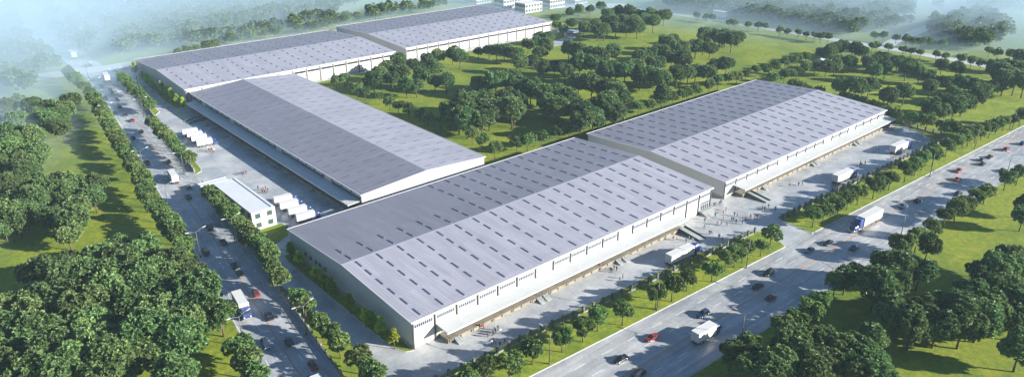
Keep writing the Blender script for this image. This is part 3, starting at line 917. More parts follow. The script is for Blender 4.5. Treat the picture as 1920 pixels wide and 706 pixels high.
def leaves_mesh(name, V, m):
    n = len(V) // 4
    me = bpy.data.meshes.new(name)
    me.vertices.add(len(V)); me.loops.add(len(V)); me.polygons.add(n)
    me.vertices.foreach_set('co', V.astype(np.float32).ravel())
    me.loops.foreach_set('vertex_index', np.arange(len(V), dtype=np.int32))
    me.polygons.foreach_set('loop_start', np.arange(0, len(V), 4, dtype=np.int32))
    me.materials.append(m)
    me.update(calc_edges=True)
    return me

def trunk_mesh(name, h, rx, zc, r0, seed, m):
    rnd = random.Random(seed); mb = MB()
    bx, by = rnd.uniform(-.15, .15), rnd.uniform(-.15, .15)
    mb.tube((0, 0, -.1), (bx, by, h * .35), r0 * 1.25, r0 * .85, 8); mb.tube((bx, by, h * .35), (bx * 1.5, by * 1.5, h * .8), r0 * .85, r0 * .25, 8)
    for i in range(6):
        a = i * 1.05 + rnd.uniform(-.3, .3); z = h * rnd.uniform(.30, .5)
        k = z / (h * .8)
        mb.tube((bx * 1.2, by * 1.2, z), (math.cos(a) * rx * .6, math.sin(a) * rx * .6, zc + rnd.uniform(-.1, .35) * rx), r0 * .5, r0 * .12, 6)
    return mb.mesh(name, m, True)

LIB = {}
def tree_kind(key, variants, h, rx, rz, zc, r0, nl, nt, nf, size, m, cone=False, asp=.34):
    LIB[key] = [(leaves_mesh('crown', crown_arrays(100 + 17 * i + len(LIB) * 1000, rx * q, rz, zc, nl, nt, nf, size, asp, cone), m),
                 trunk_mesh('trunk', h, rx, zc, r0, i + len(LIB) * 50, M_bark)) for i, q in zip(range(variants), (1.0, 1.08, .93, 1.03, .97))]
tree_kind('street', 4, 8.6, 3.15, 3.0, 5.5, .17, 9, 230, 15, .62, M_leaf)
tree_kind('park', 5, 12.5, 5.2, 4.4, 7.9, .26, 13, 430, 16, .82, M_park)
tree_kind('sapling', 3, 6.4, 1.55, 2.6, 3.7, .09, 9, 85, 12, .55, M_sap, True)
tree_kind('bush', 2, 4.0, 2.9, 2.0, 1.7, .10, 8, 170, 14, .6, M_leaf)
NAMES = {'street': 'street_tree', 'park': 'park_tree', 'sapling': 'sapling', 'bush': 'bush'}
CATS = {'street': 'tree', 'park': 'tree', 'sapling': 'sapling', 'bush': 'bush'}
rt = random.Random(11)
def plant(key, x, y, s, label, group, z=0.0):
    root = empty(NAMES[key], (x, y, z), rt.uniform(0, 6.28))
    root.scale = (s * rt.uniform(.93, 1.07), s * rt.uniform(.93, 1.07), s * rt.uniform(.92, 1.08))
    cr, tr = LIB[key][rt.randrange(len(LIB[key]))]
    link('trunk', tr, root); link('crown', cr, root)
    tag(root, label, CATS[key], group)
    return root

def row(key, pts, what, where, scale=1.0, z=0.14, group=None, order='near'):
    """pts: middle of each crown in the photograph; the tree stands where that line of sight has crown height"""
    zc = {'street': 5.5, 'park': 7.9, 'sapling': 3.7, 'bush': 1.7}[key]
    spots = []
    for q in pts:
        s = scale * rt.uniform(.9, 1.12) * (q[2] if len(q) > 2 else 1.0)
        x, y = G(q[0], q[1], zc * s + z)
        spots.append((x, y, s))
    spots.sort(key=lambda q: q[0] ** 2 + q[1] ** 2)
    n = len(spots)
    for i, (x, y, s) in enumerate(spots):
        size = 'small ' if s < scale * .95 else ('large ' if s > scale * 1.06 else '')
        plant(key, x, y, s, f'{size}{what} {where}, {nth(i + 1)} from near end', group or (what + 's ' + where), z)

row('street', [(878, 700), (911, 690), (955, 676), (998, 652), (1055, 629), (1094, 610), (1121.5, 593), (1168.5, 580), (1232, 549), (1262, 535), (1290, 520), (1337, 502), (1362, 484), (1380, 473), (1395, 465), (1429, 457), (1448, 434)],
    'round street tree', 'on the front verge before the gate', .92)
row('street', [(1527, 401), (1547, 391), (1570, 379), (1592, 369), (1612, 357), (1642, 345), (1656, 337), (1671, 332), (1701, 316), (1719, 306), (1732, 297), (1753, 287), (1778, 270), (1796, 262), (1810, 255), (1819, 252), (1832.6, 245), (1844, 241), (1858.6, 237), (1871, 232), (1884.7, 226), (1898, 223), (1916, 216)],
    'round street tree', 'on the verge beyond the gate', 1.04)
row('street', [(1372, 662), (1405, 648), (1470, 606), (1496, 595), (1520, 583), (1540, 562), (1567, 530), (1587, 520), (1605, 510), (1692, 458, 1.2), (1722, 443), (1750, 424), (1775, 400), (1795, 390), (1812, 380), (1832, 368), (1850, 358), (1889, 332, 1.1), (1912, 322)],
    'round street tree', 'beyond the kerb of the front road', 1.0, 0.0)
row('street', [(478, 700), (462, 672), (446, 650, 1.1), (412, 588, 1.1), (345, 455), (334, 440), (325, 428), (317, 415), (305, 402), (292, 388), (281, 374), (271, 362), (276, 350), (265, 335), (255, 316), (247, 304), (240, 293), (232, 280), (227, 270), (220, 258), (214, 247), (208, 239), (204, 231), (198, 221), (193, 211), (187, 201), (180, 191), (174, 181), (167, 171), (159, 163), (150, 156), (142, 148), (133, 140), (126, 132)],
    'dark street tree', 'on the lawn side of the side road', 1.08, 0.0)
row('street', [(702, 699), (690, 686), (670.5, 666), (635, 641), (620, 619), (600, 604), (571, 570), (558, 553), (523, 518), (508, 496), (503, 477), (494, 465), (482, 451), (469, 439), (458, 428), (445, 418), (436, 402), (425, 392), (414, 382), (403, 371), (394, 362)],
    'dense round tree', 'between the side fence and the lodge', .95)
row('street', [(355, 295), (345, 287), (335, 279), (326, 270), (319, 262), (312, 254), (304, 247), (296, 239), (287, 230), (281, 196), (275, 190), (266, 181), (258, 173), (250, 165), (243, 158), (235, 150), (229, 143)],
    'round tree', 'in the strip beyond the lodge gate', .98)
row('sapling', [(544.4, 467.4), (560, 483), (591, 509), (606, 521), (621, 535), (654.6, 564.6), (684, 590), (697, 598), (714, 610), (738.7, 630)], 'bright yellow-green sapling', 'under the front gable wall', 1.0)
row('sapling', [(252.7, 130, 1.25), (267, 141.6), (275.6, 148), (284, 154), (303, 164.6), (312.6, 172), (321, 177), (330.5, 183.7), (343, 190)], 'bright yellow-green sapling', 'under the far gable wall', 1.15)
row('street', [(630, 150), (645, 146), (655, 160), (670, 167), (684, 172), (710, 180), (730, 190), (747, 197), (765, 202), (786, 212), (802, 220), (885, 250), (905, 262), (928, 275), (825, 227), (843, 236)], 'round park tree', 'edging the lawn beside the canopy warehouse', .95, 0.0)
row('street', [(969, 268), (989.5, 263), (1002, 257.7), (1016, 254), (1044, 247.5), (1066, 241), (1197, 199), (1220, 195), (1262, 182), (1280, 175), (1292, 172), (1306, 167), (1330, 160), (1347, 150), (1367, 145), (1382, 142), (1399.7, 136), (1418, 130), (1435, 126), (1453, 122), (1472, 117), (1486, 112), (1497, 109), (1512, 103)],
    'round park tree', 'in the row behind the two front warehouses', .95, 0.0)
row('street', [(1449.6, 145), (1472, 139), (1486, 136), (1499.4, 134), (1511, 126), (1529, 123.5)], 'round tree', 'in the short second row behind the second warehouse', .98, 0.0)
row('bush', [(1503, 161.6), (1513, 164), (1536, 169), (1488, 157), (1584, 179), (1599, 183), (1617, 190), (1640, 197), (1658, 203), (1676, 211)], 'low bush', 'behind the end of the second warehouse', 1.1, 0.0)
row('street', [(1712, 220), (1740, 226), (1774, 234), (1790, 238), (1680, 212)], 'round tree', 'outside the curved yard fence', 1.0, 0.0)
row('street', [(1307, 29), (1324, 32), (1337, 33), (1368, 41), (1379, 42), (1403, 46), (1422, 47.6), (1435, 50), (1463, 55.5), (1477, 58), (1497, 61), (1512, 64.6), (1527, 66), (1540, 68), (1554, 68), (1636, 86), (1644, 84), (1667, 88), (1694, 93), (1710, 95), (1727, 97.5), (1756, 102), (1773, 105), (1803, 109), (1822, 114), (1840, 117), (1858, 119)],
    'hazy round tree', 'on the near side of the far road', .85, 0.0)
row('street', [(1641, 65), (1657, 67), (1681, 70), (1700, 72.5), (1713, 76), (1728, 77), (1745, 78), (1768, 80), (1855, 95), (1872, 97), (1895, 100)], 'hazy round tree', 'beyond the far road', .95, 0.0)
row('street', [(335, 99), (352, 95), (368, 91), (386, 86), (403, 81), (417, 76), (432, 73), (448, 69), (471, 65), (485, 62), (495, 60), (514, 57), (526, 53.5), (558, 51.5), (566.6, 50), (580, 48), (590, 46.5), (605, 43), (616, 41.5), (629.5, 37), (643, 35.5), (656, 32.5), (668.5, 31), (692, 26), (704, 23), (718, 20), (735, 18), (752, 15), (772, 12), (795, 9)],
    'hazy round tree', 'along the back road', 1.05, 0.0)
row('park', [(725, 130), (735, 148), (752, 133), (762, 158), (775, 120), (790, 143), (800, 110), (812, 128), (822, 103), (815, 152), (837, 150), (848, 100), (862, 106), (700, 150), (712, 140), (780, 160), (748, 118)], 'broad dark tree', 'in the clump below the rear warehouses', .9, 0.0)
row('park', [(896, 155)], 'lone round tree', 'standing alone on the park lawn', .8, 0.0)
row('park', [(917, 93, .8), (931, 92), (945, 95), (958, 101), (970, 100), (990, 82), (1007, 77), (1024, 85), (1012, 68, .8), (1028, 70, .8), (975, 117), (1000, 114), (1020, 128), (1040, 124), (1060, 130), (897, 97, .7), (1013, 98), (1043, 45, .8), (1056, 53, .8), (1072, 44, .8), (1095, 52)], 'broad dark tree', 'in the clump by the farthest warehouse corner', .9, 0.0)
row('park', [(1067, 92), (1085, 97), (1105, 102), (1125, 107), (1087, 117), (1110, 121), (1150, 96), (1135, 130), (1155, 131), (1172, 133), (1190, 125), (1200, 108), (1215, 104), (1230, 118), (1200, 142), (1222, 137), (1242, 145), (1250, 80), (1262, 74), (1275, 90), (1260, 107), (1280, 112), (1240, 97), (1270, 140), (1290, 137), (1305, 132)],
    'broad dark tree', 'in the middle of the central wood', 1.08, 0.0)
row('park', [(1305, 85), (1320, 80), (1332, 90), (1320, 65), (1340, 64), (1360, 67), (1385, 69), (1350, 75), (1372, 76), (1340, 122), (1362, 119), (1330, 136), (1242, 177)], 'broad dark tree', 'in the clumps on the pale meadow', .98, 0.0)
row('park', [(970, 165), (995, 165), (1020, 175), (1045, 176), (1062, 184), (1027, 196), (1047, 198), (972, 190), (960, 205), (1085, 155), (1110, 155), (1132, 165), (1157, 170), (1167, 185), (1095, 210), (1112, 220), (1122, 195), (1137, 202), (1152, 210), (1090, 226), (1140, 186)],
    'broad dark tree', 'in the wood behind the front warehouse roof', 1.10, 0.0)
row('park', [(845.5, 204), (868, 194), (884, 186), (904, 184), (881, 209), (876, 226), (904, 227), (917, 211), (930, 199), (947.5, 177), (958, 194), (963, 209), (930, 153), (947, 145), (963, 152), (980, 157), (900, 204), (860, 218)],
    'broad dark tree', 'in the wood on the lawn beside the canopy warehouse', 1.08, 0.0)
row('park', [(1121, 57), (1132.6, 54), (1117, 46), (1132, 40), (1150, 40), (1170, 37), (1190, 42), (1210, 37), (1225, 40), (1140, 27), (1160, 22), (1180, 22), (1200, 27), (1220, 27), (1245, 30), (1195, 50), (1175, 52), (1155, 52), (1068, 22, .8), (1086, 18, .8), (1106, 16, .8), (1127, 11, .8), (1041, 33, .7)],
    'hazy broad tree', 'in the far clump behind the meadow', 1.0, 0.0)
row('park', [(1550, 124), (1566, 122), (1568, 112), (1594, 114), (1554, 97), (1543, 99), (1566, 92), (1580, 86), (1605, 92), (1617, 97), (1628, 116), (1640, 112), (1654, 108), (1667, 108), (1661, 127), (1640, 132), (1684, 117), (1710, 121), (1725, 136), (1740, 141), (1767, 121), (1795, 127), (1745, 162), (1700, 130)],
    'broad tree', 'in the loose wood before the far road', .86, 0.0)
row('park', [(1577, 160), (1607, 160), (1630, 161), (1667, 180), (1697, 172), (1752, 195), (1772, 190), (1790, 200), (1807, 190), (1765, 206), (1760, 150), (1780, 156), (1800, 155), (1820, 157), (1840, 170), (1835, 182), (1865, 160), (1790, 172), (1745, 200), (1618, 165)],
    'broad tree', 'in the wood outside the curved yard fence', .92, 0.0)
row('park', [(1870, 130), (1890, 126), (1910, 131), (1885, 149), (1905, 150), (1922, 155), (1915, 112), (1935, 140), (1878, 138)], 'broad tree', 'in the wood by the end of the front road', 1.1, 0.0)
row('park', [(1655, 543), (1642, 537), (1668, 530), (1682, 500), (1727, 502), (1665, 497), (1697, 497), (1742, 458, .85), (1712, 608), (1740, 606), (1680, 592), (1760, 602), (1790, 563), (1820, 586), (1808, 603), (1840, 592), (1865, 586), (1842, 513), (1872, 503), (1822, 553), (1860, 548), (1890, 543), (1907, 498), (1890, 487), (1918, 565), (1902, 592), (1915, 650, .9), (1919, 406, .8), (1922, 382, .8), (1845, 560), (1730, 585), (1700, 575)],
    'broad leafy tree', 'in the wood across the front road', .96, 0.0)
row('park', [(1545, 640), (1575, 652), (1605, 653), (1635, 628), (1630, 673), (1590, 683), (1550, 678), (1505, 673), (1480, 653), (1460, 683), (1490, 637), (1525, 698), (1610, 700), (1445, 700), (1405, 690), (1425, 672), (1640, 695)],
    'broad leafy tree', 'in the wood nearest the lower frame edge'.replace('nearest the lower frame edge', 'where the front road begins'), .84, 0.0)
row('park', [(220, 462), (265, 467), (185, 485), (225, 490), (322, 480), (130, 490), (75, 510), (150, 505), (115, 520), (165, 522), (215, 520), (255, 510), (285, 515), (320, 520), (360, 510), (372, 540), (358, 568), (325, 550), (282, 550), (240, 540), (200, 545), (150, 550), (100, 550), (70, 555), (32, 575), (65, 585), (110, 585), (155, 575), (170, 600), (250, 580), (295, 575), (326, 595), (360, 600), (280, 610), (316, 625), (345, 630), (260, 635), (296, 645), (215, 640), (175, 635), (135, 630), (90, 625), (45, 620), (10, 615), (20, 655), (60, 655), (100, 665), (145, 665), (185, 670), (215, 675), (20, 690), (65, 695), (115, 700), (165, 697), (200, 700), (240, 675), (330, 696)],
    'broad dark tree', 'in the dense wood beside the start of the side road', 1.04, 0.0)
row('park', [(95, 222), (85, 202), (110, 217), (100, 236), (70, 212), (116, 241), (133, 190), (122, 205), (105, 345), (130, 346), (160, 347), (182, 343), (90, 358), (120, 362), (175, 368, .9), (145, 386), (118, 402), (135, 414), (95, 408), (65, 374), (45, 398), (20, 375), (20, 403), (50, 380), (75, 384), (6, 424), (30, 414), (125, 435, .9)],
    'broad dark tree', 'on the lawn beside the side road', .86, 0.0)
row('park', [(10, 200), (30, 222), (15, 250), (45, 246), (20, 280), (50, 272), (10, 310), (40, 302), (60, 302), (55, 326), (30, 336), (10, 346), (35, 190), (60, 200), (25, 265), (60, 250), (40, 320), (70, 285)],
    'hazy broad tree', 'in the wood at the far side of the lawn', .9, 0.0)

# far-off woods that read as one mass: one object of many low trees
def far_woods():
    rs = np.random.default_rng(5)
    protos = [crown_arrays(900 + i, 5.2, 4.6, 7.6, 8, 70, 7, 1.7, .42) for i in range(4)]
    polys = [([(0, 8), (0, 185), (60, 180), (120, 128), (60, 90), (20, 45), (60, 5)], 9.0),
             ([(60, 8), (150, 115), (185, 108), (200, 90), (90, 8)], 11.0),
             ([(215, 100), (330, 82), (400, 72), (560, 42), (640, 22), (690, 8), (330, 8), (230, 40)], 9.0),
             ([(120, 8), (215, 95), (235, 40), (330, 8)], 14.0),
             ([(760, 4), (850, 6), (880, 2), (780, 1)], 10.0),
             ([(1240, 4), (1255, 24), (1330, 28), (1420, 42), (1560, 68), (1600, 72), (1640, 62), (1690, 60), (1705, 45), (1700, 18), (1620, 6), (1500, 20), (1380, 4)], 8.5),
             ([(1735, 58), (1742, 74), (1790, 86), (1815, 97), (1850, 96), (1885, 88), (1880, 70), (1862, 45), (1830, 35), (1765, 48)], 7.5),
             ([(1812, 22), (1840, 34), (1880, 30), (1920, 26), (1920, 6), (1830, 8)], 9.5),
             ([(-150, 30), (-150, 420), (-20, 420), (-5, 180), (-5, 20)], 11.0),
             ([(1735, 12), (1748, 26), (1756, 22), (1750, 8)], 12.0)]
    world_polys = [([(116, 528), (395, 528), (395, 540), (116, 545)], 9.5), ([(150, 575), (330, 565), (300, 610), (160, 640)], 15.0)]
    out = []
    for w, step in [([G(*q) for q in pp], st) for pp, st in polys] + world_polys:
        xs = [q[0] for q in w]; ys = [q[1] for q in w]
        def inside(x, y):
            c = False
            for i in range(len(w)):
                (x1, y1), (x2, y2) = w[i - 1], w[i]
                if (y1 > y) != (y2 > y) and x < (x2 - x1) * (y - y1) / (y2 - y1) + x1: c = not c
            return c
        x = min(xs)
        while x < max(xs):
            y = min(ys)
            while y < max(ys):
                a, b = x + rs.uniform(-.42, .42) * step, y + rs.uniform(-.42, .42) * step
                if inside(a, b) and rs.random() < .9:
                    V = protos[rs.integers(4)].copy()
                    s = rs.uniform(.75, 1.15); t = rs.uniform(0, 6.28)
                    ca, sa = math.cos(t) * s, math.sin(t) * s
                    V = np.stack([V[:, 0] * ca - V[:, 1] * sa + a, V[:, 0] * sa + V[:, 1] * ca + b, V[:, 2] * s], 1)
                    out.append(V)
                y += step
            x += step
    V = np.concatenate(out)
    o = link('distant_woods', leaves_mesh('distant_woods', V, M_park))
    o['kind'] = 'stuff'
    o['label'] = 'far-off woods fading into haze'; o['category'] = 'woods'
far_woods()

# ------------------------------------------------------------------ vehicles
def wheel(parent, x, y, r, w, side):
    mb = MB(); mb.tube((x, y - w / 2, r), (x, y + w / 2, r), r, r, 14); wl = mb.build('wheel', M_tyre, parent, False)
    mb = MB(); yy = y + side * (w / 2 + .004); mb.tube((x, yy - .01, r), (x, yy + .02 * side, r), r * .62, r * .5, 10); mb.build('rim', M_rim, wl)

def car_proto(kind):
    root = empty('parked_car' if False else 'car')
    L, W, H = {'sedan': (4.5, 1.82, 1.45), 'hatch': (4.1, 1.78, 1.52), 'suv': (4.6, 1.9, 1.72)}[kind]
    h = L / 2
    belt = H * .60
    def sec(x, w, z0, z1):
        w2 = w / 2
        return [(x, -w2 * .92, z0), (x, w2 * .92, z0), (x, w2, z0 + (z1 - z0) * .45), (x, w2 * .95, z1 - .06), (x, w2 * .82, z1), (x, -w2 * .82, z1), (x, -w2 * .95, z1 - .06), (x, -w2, z0 + (z1 - z0) * .45)]
    mb = MB()
    nose = belt * .82
    st = [(-h, W * .84, .42, belt * .86), (-h + .12, W * .95, .28, belt * .97), (-h + .7, W, .22, belt), (0, W, .20, belt), (h - 1.35, W, .22, belt), (h - .5, W * .97, .24, nose + .05), (h - .12, W * .90, .30, nose - .04), (h, W * .76, .42, nose - .16)]
    mb.loft([sec(*s) for s in st])
    # pillars and roof panel
    rear = {'sedan': -h + 1.0, 'hatch': -h + .18, 'suv': -h + .15}[kind]
    rb = {'sedan': -h + 1.75, 'hatch': -h + .75, 'suv': -h + .55}[kind]
    fb_, ft = h - 1.25, h - 2.05
    def gh(x, w, z): return [(x, -w / 2, z), (x, w / 2, z)]
    zr = H
    rw = W * .66
    mb.hexa([(rb, -rw / 2, zr - .07), (ft, -rw / 2, zr - .07), (ft, rw / 2, zr - .07), (rb, rw / 2, zr - .07), (rb + .1, -rw / 2 + .08, zr), (ft - .08, -rw / 2 + .08, zr), (ft - .08, rw / 2 - .08, zr), (rb + .1, rw / 2 - .08, zr)])
    body = mb.build('body', PAINT['black'], root, False)
    mb = MB()
    bw = W * .86
    mb.hexa([(rear, -bw / 2, belt - .03), (fb_, -bw / 2, belt - .03), (fb_, bw / 2, belt - .03), (rear, bw / 2, belt - .03),
             (rb, -rw / 2, zr - .072), (ft, -rw / 2, zr - .072), (ft, rw / 2, zr - .072), (rb, rw / 2, zr - .072)])
    mb.build('window_glass', M_glass, root)
    r = .33 if kind != 'suv' else .37
    for sx in (h - .88, -h + .85):
        for sy in (-1, 1): wheel(root, sx, sy * (W / 2 - .10), r, .22, sy)
    for sy in (-1, 1):
        mb = MB(); y0 = sy * W * .33
        mb.box(h - .20, h - .02, y0 - .2, y0 + .2, nose - .26, nose - .12); mb.build('headlight', M_headl, root)
        mb = MB(); mb.box(-h - .02, -h + .1, y0 - .17, y0 + .17, belt * .66, belt * .80); mb.build('tail_light', M_taill, root)
        mb = MB(); mb.box(ft + .55, ft + .75, sy * (W / 2 + .06) - .09, sy * (W / 2 + .06) + .09, belt + .02, belt + .16); mb.build('wing_mirror', PAINT['black'], root)
    return root
CARS = {}
def place_car(kind, paint, x, y, rz, label, group):
    key = (kind, paint)
    if key not in CARS:
        o = CARS[key] = car_proto(kind)
        for ch in o.children:
            if ch.name.split('.')[0] in ('body', 'wing_mirror'): ch.data.materials[0] = PAINT[paint]
    else:
        o = copy_tree(CARS[key])
    o.location = (x, y, 0.03); o.rotation_euler = (0, 0, rz)
    tag(o, label, 'car', group)

def truck_proto(kind):
    root = empty({'semi': 'articulated_lorry', 'box': 'box_lorry'}[kind])
    if kind == 'semi': xb0, xb1, top, cabx = -8.2, 3.3, 4.0, 3.9
    else: xb0, xb1, top, cabx = -5.2, 2.6, 3.9, 2.85
    w = 1.27
    z0 = 1.15
    mb = MB(); mb.box(xb0, xb1, -w, w, z0, top); bx = mb.build('cargo_box', M_box, root)
    mb = MB()
    for sy in (-1, 1):
        a, b = sorted((sy * w, sy * (w + .04)))
        mb.box(xb0, xb1, a, b, z0 - .12, z0 + .06); mb.box(xb0, xb1, a, b, top - .10, top + .04)
        for x in (xb0, xb1 - .1): mb.box(x, x + .1, a, b, z0 + .062, top - .102)
        n = 7 if kind == 'semi' else 5
        for i in range(1, n): 
            x = xb0 + (xb1 - xb0) * i / n
            a2, b2 = sorted((sy * w, sy * (w + .015))); mb.box(x - .03, x + .03, a2, b2, z0 + .062, top - .102)
    mb.build('box_edging', M_boxedge, bx)
    mb = MB(); mb.box(xb0 - .05, xb0 - .002, -w + .05, -.02, z0 + .1, top - .1); mb.box(xb0 - .05, xb0 - .002, .02, w - .05, z0 + .1, top - .1)
    mb.box(xb0 - .09, xb0 - .052, -.25, -.2, z0 + .2, top - .2); mb.box(xb0 - .09, xb0 - .052, .2, .25, z0 + .2, top - .2)
    mb.build('rear_door', M_boxedge, root)
    mb = MB()
    xf = 8.0 if kind == 'semi' else 4.7
    for sy in (-.45, .45): mb.box(xb0 + .1, xf - .6, sy - .1, sy + .1, .75, 1.0 if kind == 'box' else 1.02)
    mb.box(xb0 - .1, xb0 + .1, -1.15, 1.15, .45, .62)
    if kind == 'semi':
        for sy in (-1.1, 1.1): mb.box(-2.2, -2.05, sy - .08, sy + .08, .15, 1.14); mb.box(-5.0, 1.0, sy - .03, sy + .03, .55, .9)
    else:
        for sy in (-1.15, 1.15): mb.box(-1.6, 1.2, sy - .03, sy + .03, .5, .9)
    mb.build('chassis', M_chassis, root)
    mb = MB()
    if kind == 'semi':
        def cs(x, wd, za, zb): return [(x, -wd, za), (x, wd, za), (x, wd, zb - .25), (x, wd * .85, zb), (x, -wd * .85, zb), (x, -wd, zb - .25)]
        mb.loft([cs(3.9, 1.2, .75, 3.75), cs(5.3, 1.2, .75, 3.85), cs(5.75, 1.18, .75, 3.3), cs(6.0, 1.16, .75, 3.0), cs(6.5, 1.1, .75, 2.12), cs(7.6, 1.0, .72, 1.95), cs(8.1, .9, .72, 1.7)])
    else:
        def cs(x, wd, za, zb): return [(x, -wd, za), (x, wd, za), (x, wd, zb - .2), (x, wd * .9, zb), (x, -wd * .9, zb), (x, -wd, zb - .2)]
        mb.loft([cs(2.85, 1.15, .6, 2.95), cs(3.9, 1.18, .6, 3.0), cs(4.45, 1.16, .6, 2.8), cs(4.85, 1.12, .55, 1.75), cs(4.95, 1.05, .5, 1.2)])
    mb.build('cab', M_cab, root)
    mb = MB()
    if kind == 'semi':
        mb.hexa([(6.03, -.98, 2.93), (6.03, .98, 2.93), (6.52, 1.0, 2.14), (6.52, -1.0, 2.14), (6.08, -.98, 2.96), (6.08, .98, 2.96), (6.57, 1.0, 2.17), (6.57, -1.0, 2.17)])
        for sy in (-1, 1):
            a, b = sorted((sy * 1.16, sy * 1.215)); mb.box(5.35, 6.0, a, b, 2.05, 2.7)
    else:
        mb.hexa([(4.47, -.98, 2.74), (4.47, .98, 2.74), (4.84, 1.0, 1.8), (4.84, -1.0, 1.8), (4.52, -.98, 2.76), (4.52, .98, 2.76), (4.89, 1.0, 1.82), (4.89, -1.0, 1.82)])
        for sy in (-1, 1):
            a, b = sorted((sy * 1.15, sy * 1.20)); mb.box(3.5, 4.3, a, b, 1.75, 2.5)
    mb.build('windscreen', M_glass, root)
    xn = 8.12 if kind == 'semi' else 4.97
    mb = MB(); mb.box(xn - .05, xn + .06, -.6, .6, .85, 1.55 if kind == 'semi' else 1.15); mb.build('grille', M_chassis, root)
    mb = MB(); mb.box(xn - .25, xn + .16, -1.15, 1.15, .38, .70); mb.build('bumper', M_chrome, root)
    for sy in (-1, 1):
        mb = MB(); mb.box(xn - .12, xn + .08, sy * .82 - .16, sy * .82 + .16, .85, 1.08); mb.build('headlight', M_headl, root)
        mb = MB(); mb.box(xn - 1.75 if kind == 'semi' else 4.5, (xn - 1.6) if kind == 'semi' else 4.65, sy * 1.36 - .12, sy * 1.36 + .12, 2.1, 2.8); mb.build('wing_mirror', M_chassis, root)
        mb = MB(); mb.box(xb0 - .13, xb0 - .1, sy * .9 - .15, sy * .9 + .15, .66, .8); mb.build('tail_light', M_taill, root)
    if kind == 'semi':
        for sy in (-1, 1):
            mb = MB(); mb.tube((5.0, sy * .98, .75), (6.2, sy * .98, .75), .32, .32, 12); mb.build('fuel_tank', M_chrome, root)
            mb = MB(); mb.tube((4.05, sy * 1.05, 1.0), (4.05, sy * 1.05, 4.2), .09, .09, 8); mb.build('exhaust_stack', M_chrome, root)
    xs = (-7.0, -5.75, 3.3, 4.45, 7.1) if kind == 'semi' else (-3.6, -2.4, 3.75)
    for x in xs:
        for sy in (-1, 1): wheel(root, x, sy * .98, .5, .44 if x < xs[-1] else .3, sy)
    return root
TR = {}
def place_truck(kind, x, y, rz, label, group, s=1.0):
    if kind not in TR: o = TR[kind] = truck_proto(kind)
    else: o = copy_tree(TR[kind])
    o.location = (x, y, 0.03); o.rotation_euler = (0, 0, rz); o.scale = (s, s, s)
    tag(o, label, 'lorry', group)

def heading(line, x, y):
    best = min(range(len(line) - 1), key=lambda i: (Vector(line[i]).lerp(Vector(line[i + 1]), .5) - Vector((x, y))).length)
    t = Vector(line[best + 1]) - Vector(line[best])
    return math.atan2(t.y, t.x)

FC = [(1164, 671, 'black', 'sedan'), (1198, 698, 'black', 'suv'), (1222, 631, 'red', 'sedan'), (1318, 587, 'dark blue', 'suv'), (1446, 556, 'red', 'hatch'), (1421, 535, 'black', 'sedan'), (1441, 510, 'black', 'suv'),
      (1518, 468, 'steel blue', 'hatch'), (1553, 454, 'black', 'sedan'), (1602, 463, 'dark blue', 'sedan'), (1721, 375, 'black', 'hatch'), (1693, 385, 'steel blue', 'sedan'), (1797, 362, 'black', 'suv'),
      (1797, 319, 'red', 'hatch'), (1795, 335, 'red', 'sedan'), (1842, 298, 'grey', 'hatch'), (1856, 293, 'black', 'sedan'), (1843, 306, 'black', 'hatch'), (1887, 279, 'red', 'suv'), (1880, 318, 'black', 'sedan'), (1918, 268, 'dark blue', 'suv')]
lst = [(*G(q[0], q[1], .7), q[2], q[3]) for q in FC]
lst.sort()
for i, (x, y, c, k) in enumerate(lst):
    up = y > MIF(x)
    place_car(k, c, x, y, (math.pi if up else 0) - .03 + random.uniform(-.03, .03), f'{c} {"estate car" if k == "suv" else "car" if k == "sedan" else "small car"} on the wide front road, {nth(i + 1)} along from the near end', 'cars driving on the front road')
SC = [(586, 682, 'red', 'sedan'), (498, 643, 'dark blue', 'suv'), (541.7, 638.5, 'black', 'hatch'), (504.6, 591, 'black', 'sedan'), (479.6, 547.7, 'red', 'sedan'), (420.5, 546, 'dark blue', 'hatch'), (450, 510, 'black', 'hatch'), (440, 496, 'black', 'sedan'),
      (386, 471, 'black', 'suv'), (418.7, 452, 'black', 'sedan'), (393, 425, 'black', 'suv'), (353, 367, 'grey', 'sedan'), (353, 349, 'grey', 'hatch'), (276, 303, 'red', 'sedan'), (316, 302, 'grey', 'hatch'), (265, 246, 'black', 'sedan'), (250, 258, 'black', 'hatch'),
      (230, 249, 'grey', 'sedan'), (248, 225, 'red', 'sedan'), (217, 212, 'dark blue', 'suv'), (235, 214, 'black', 'sedan'), (224, 199, 'black', 'suv'), (219, 186, 'red', 'hatch'), (197, 182, 'dark blue', 'sedan'), (210, 172, 'black', 'sedan'), (207, 168, 'grey', 'hatch'), (190, 160, 'grey', 'hatch'), (168, 122, 'black', 'sedan'), (162, 124, 'grey', 'hatch')]
lst = [(*G(q[0], q[1], .7), q[2], q[3]) for q in SC]
lst.sort(key=lambda q: q[1])
for i, (x, y, c, k) in enumerate(lst):
    hd = heading(SIDE, x, y)
    left = x < lerp_line(SIDE, y, 1)
    place_car(k, c, x, y, hd + (math.pi if left else 0), f'{c} {"estate car" if k == "suv" else "car" if k == "sedan" else "small car"} on the side road, {nth(i + 1)} along from the near end', 'cars driving on the side road')

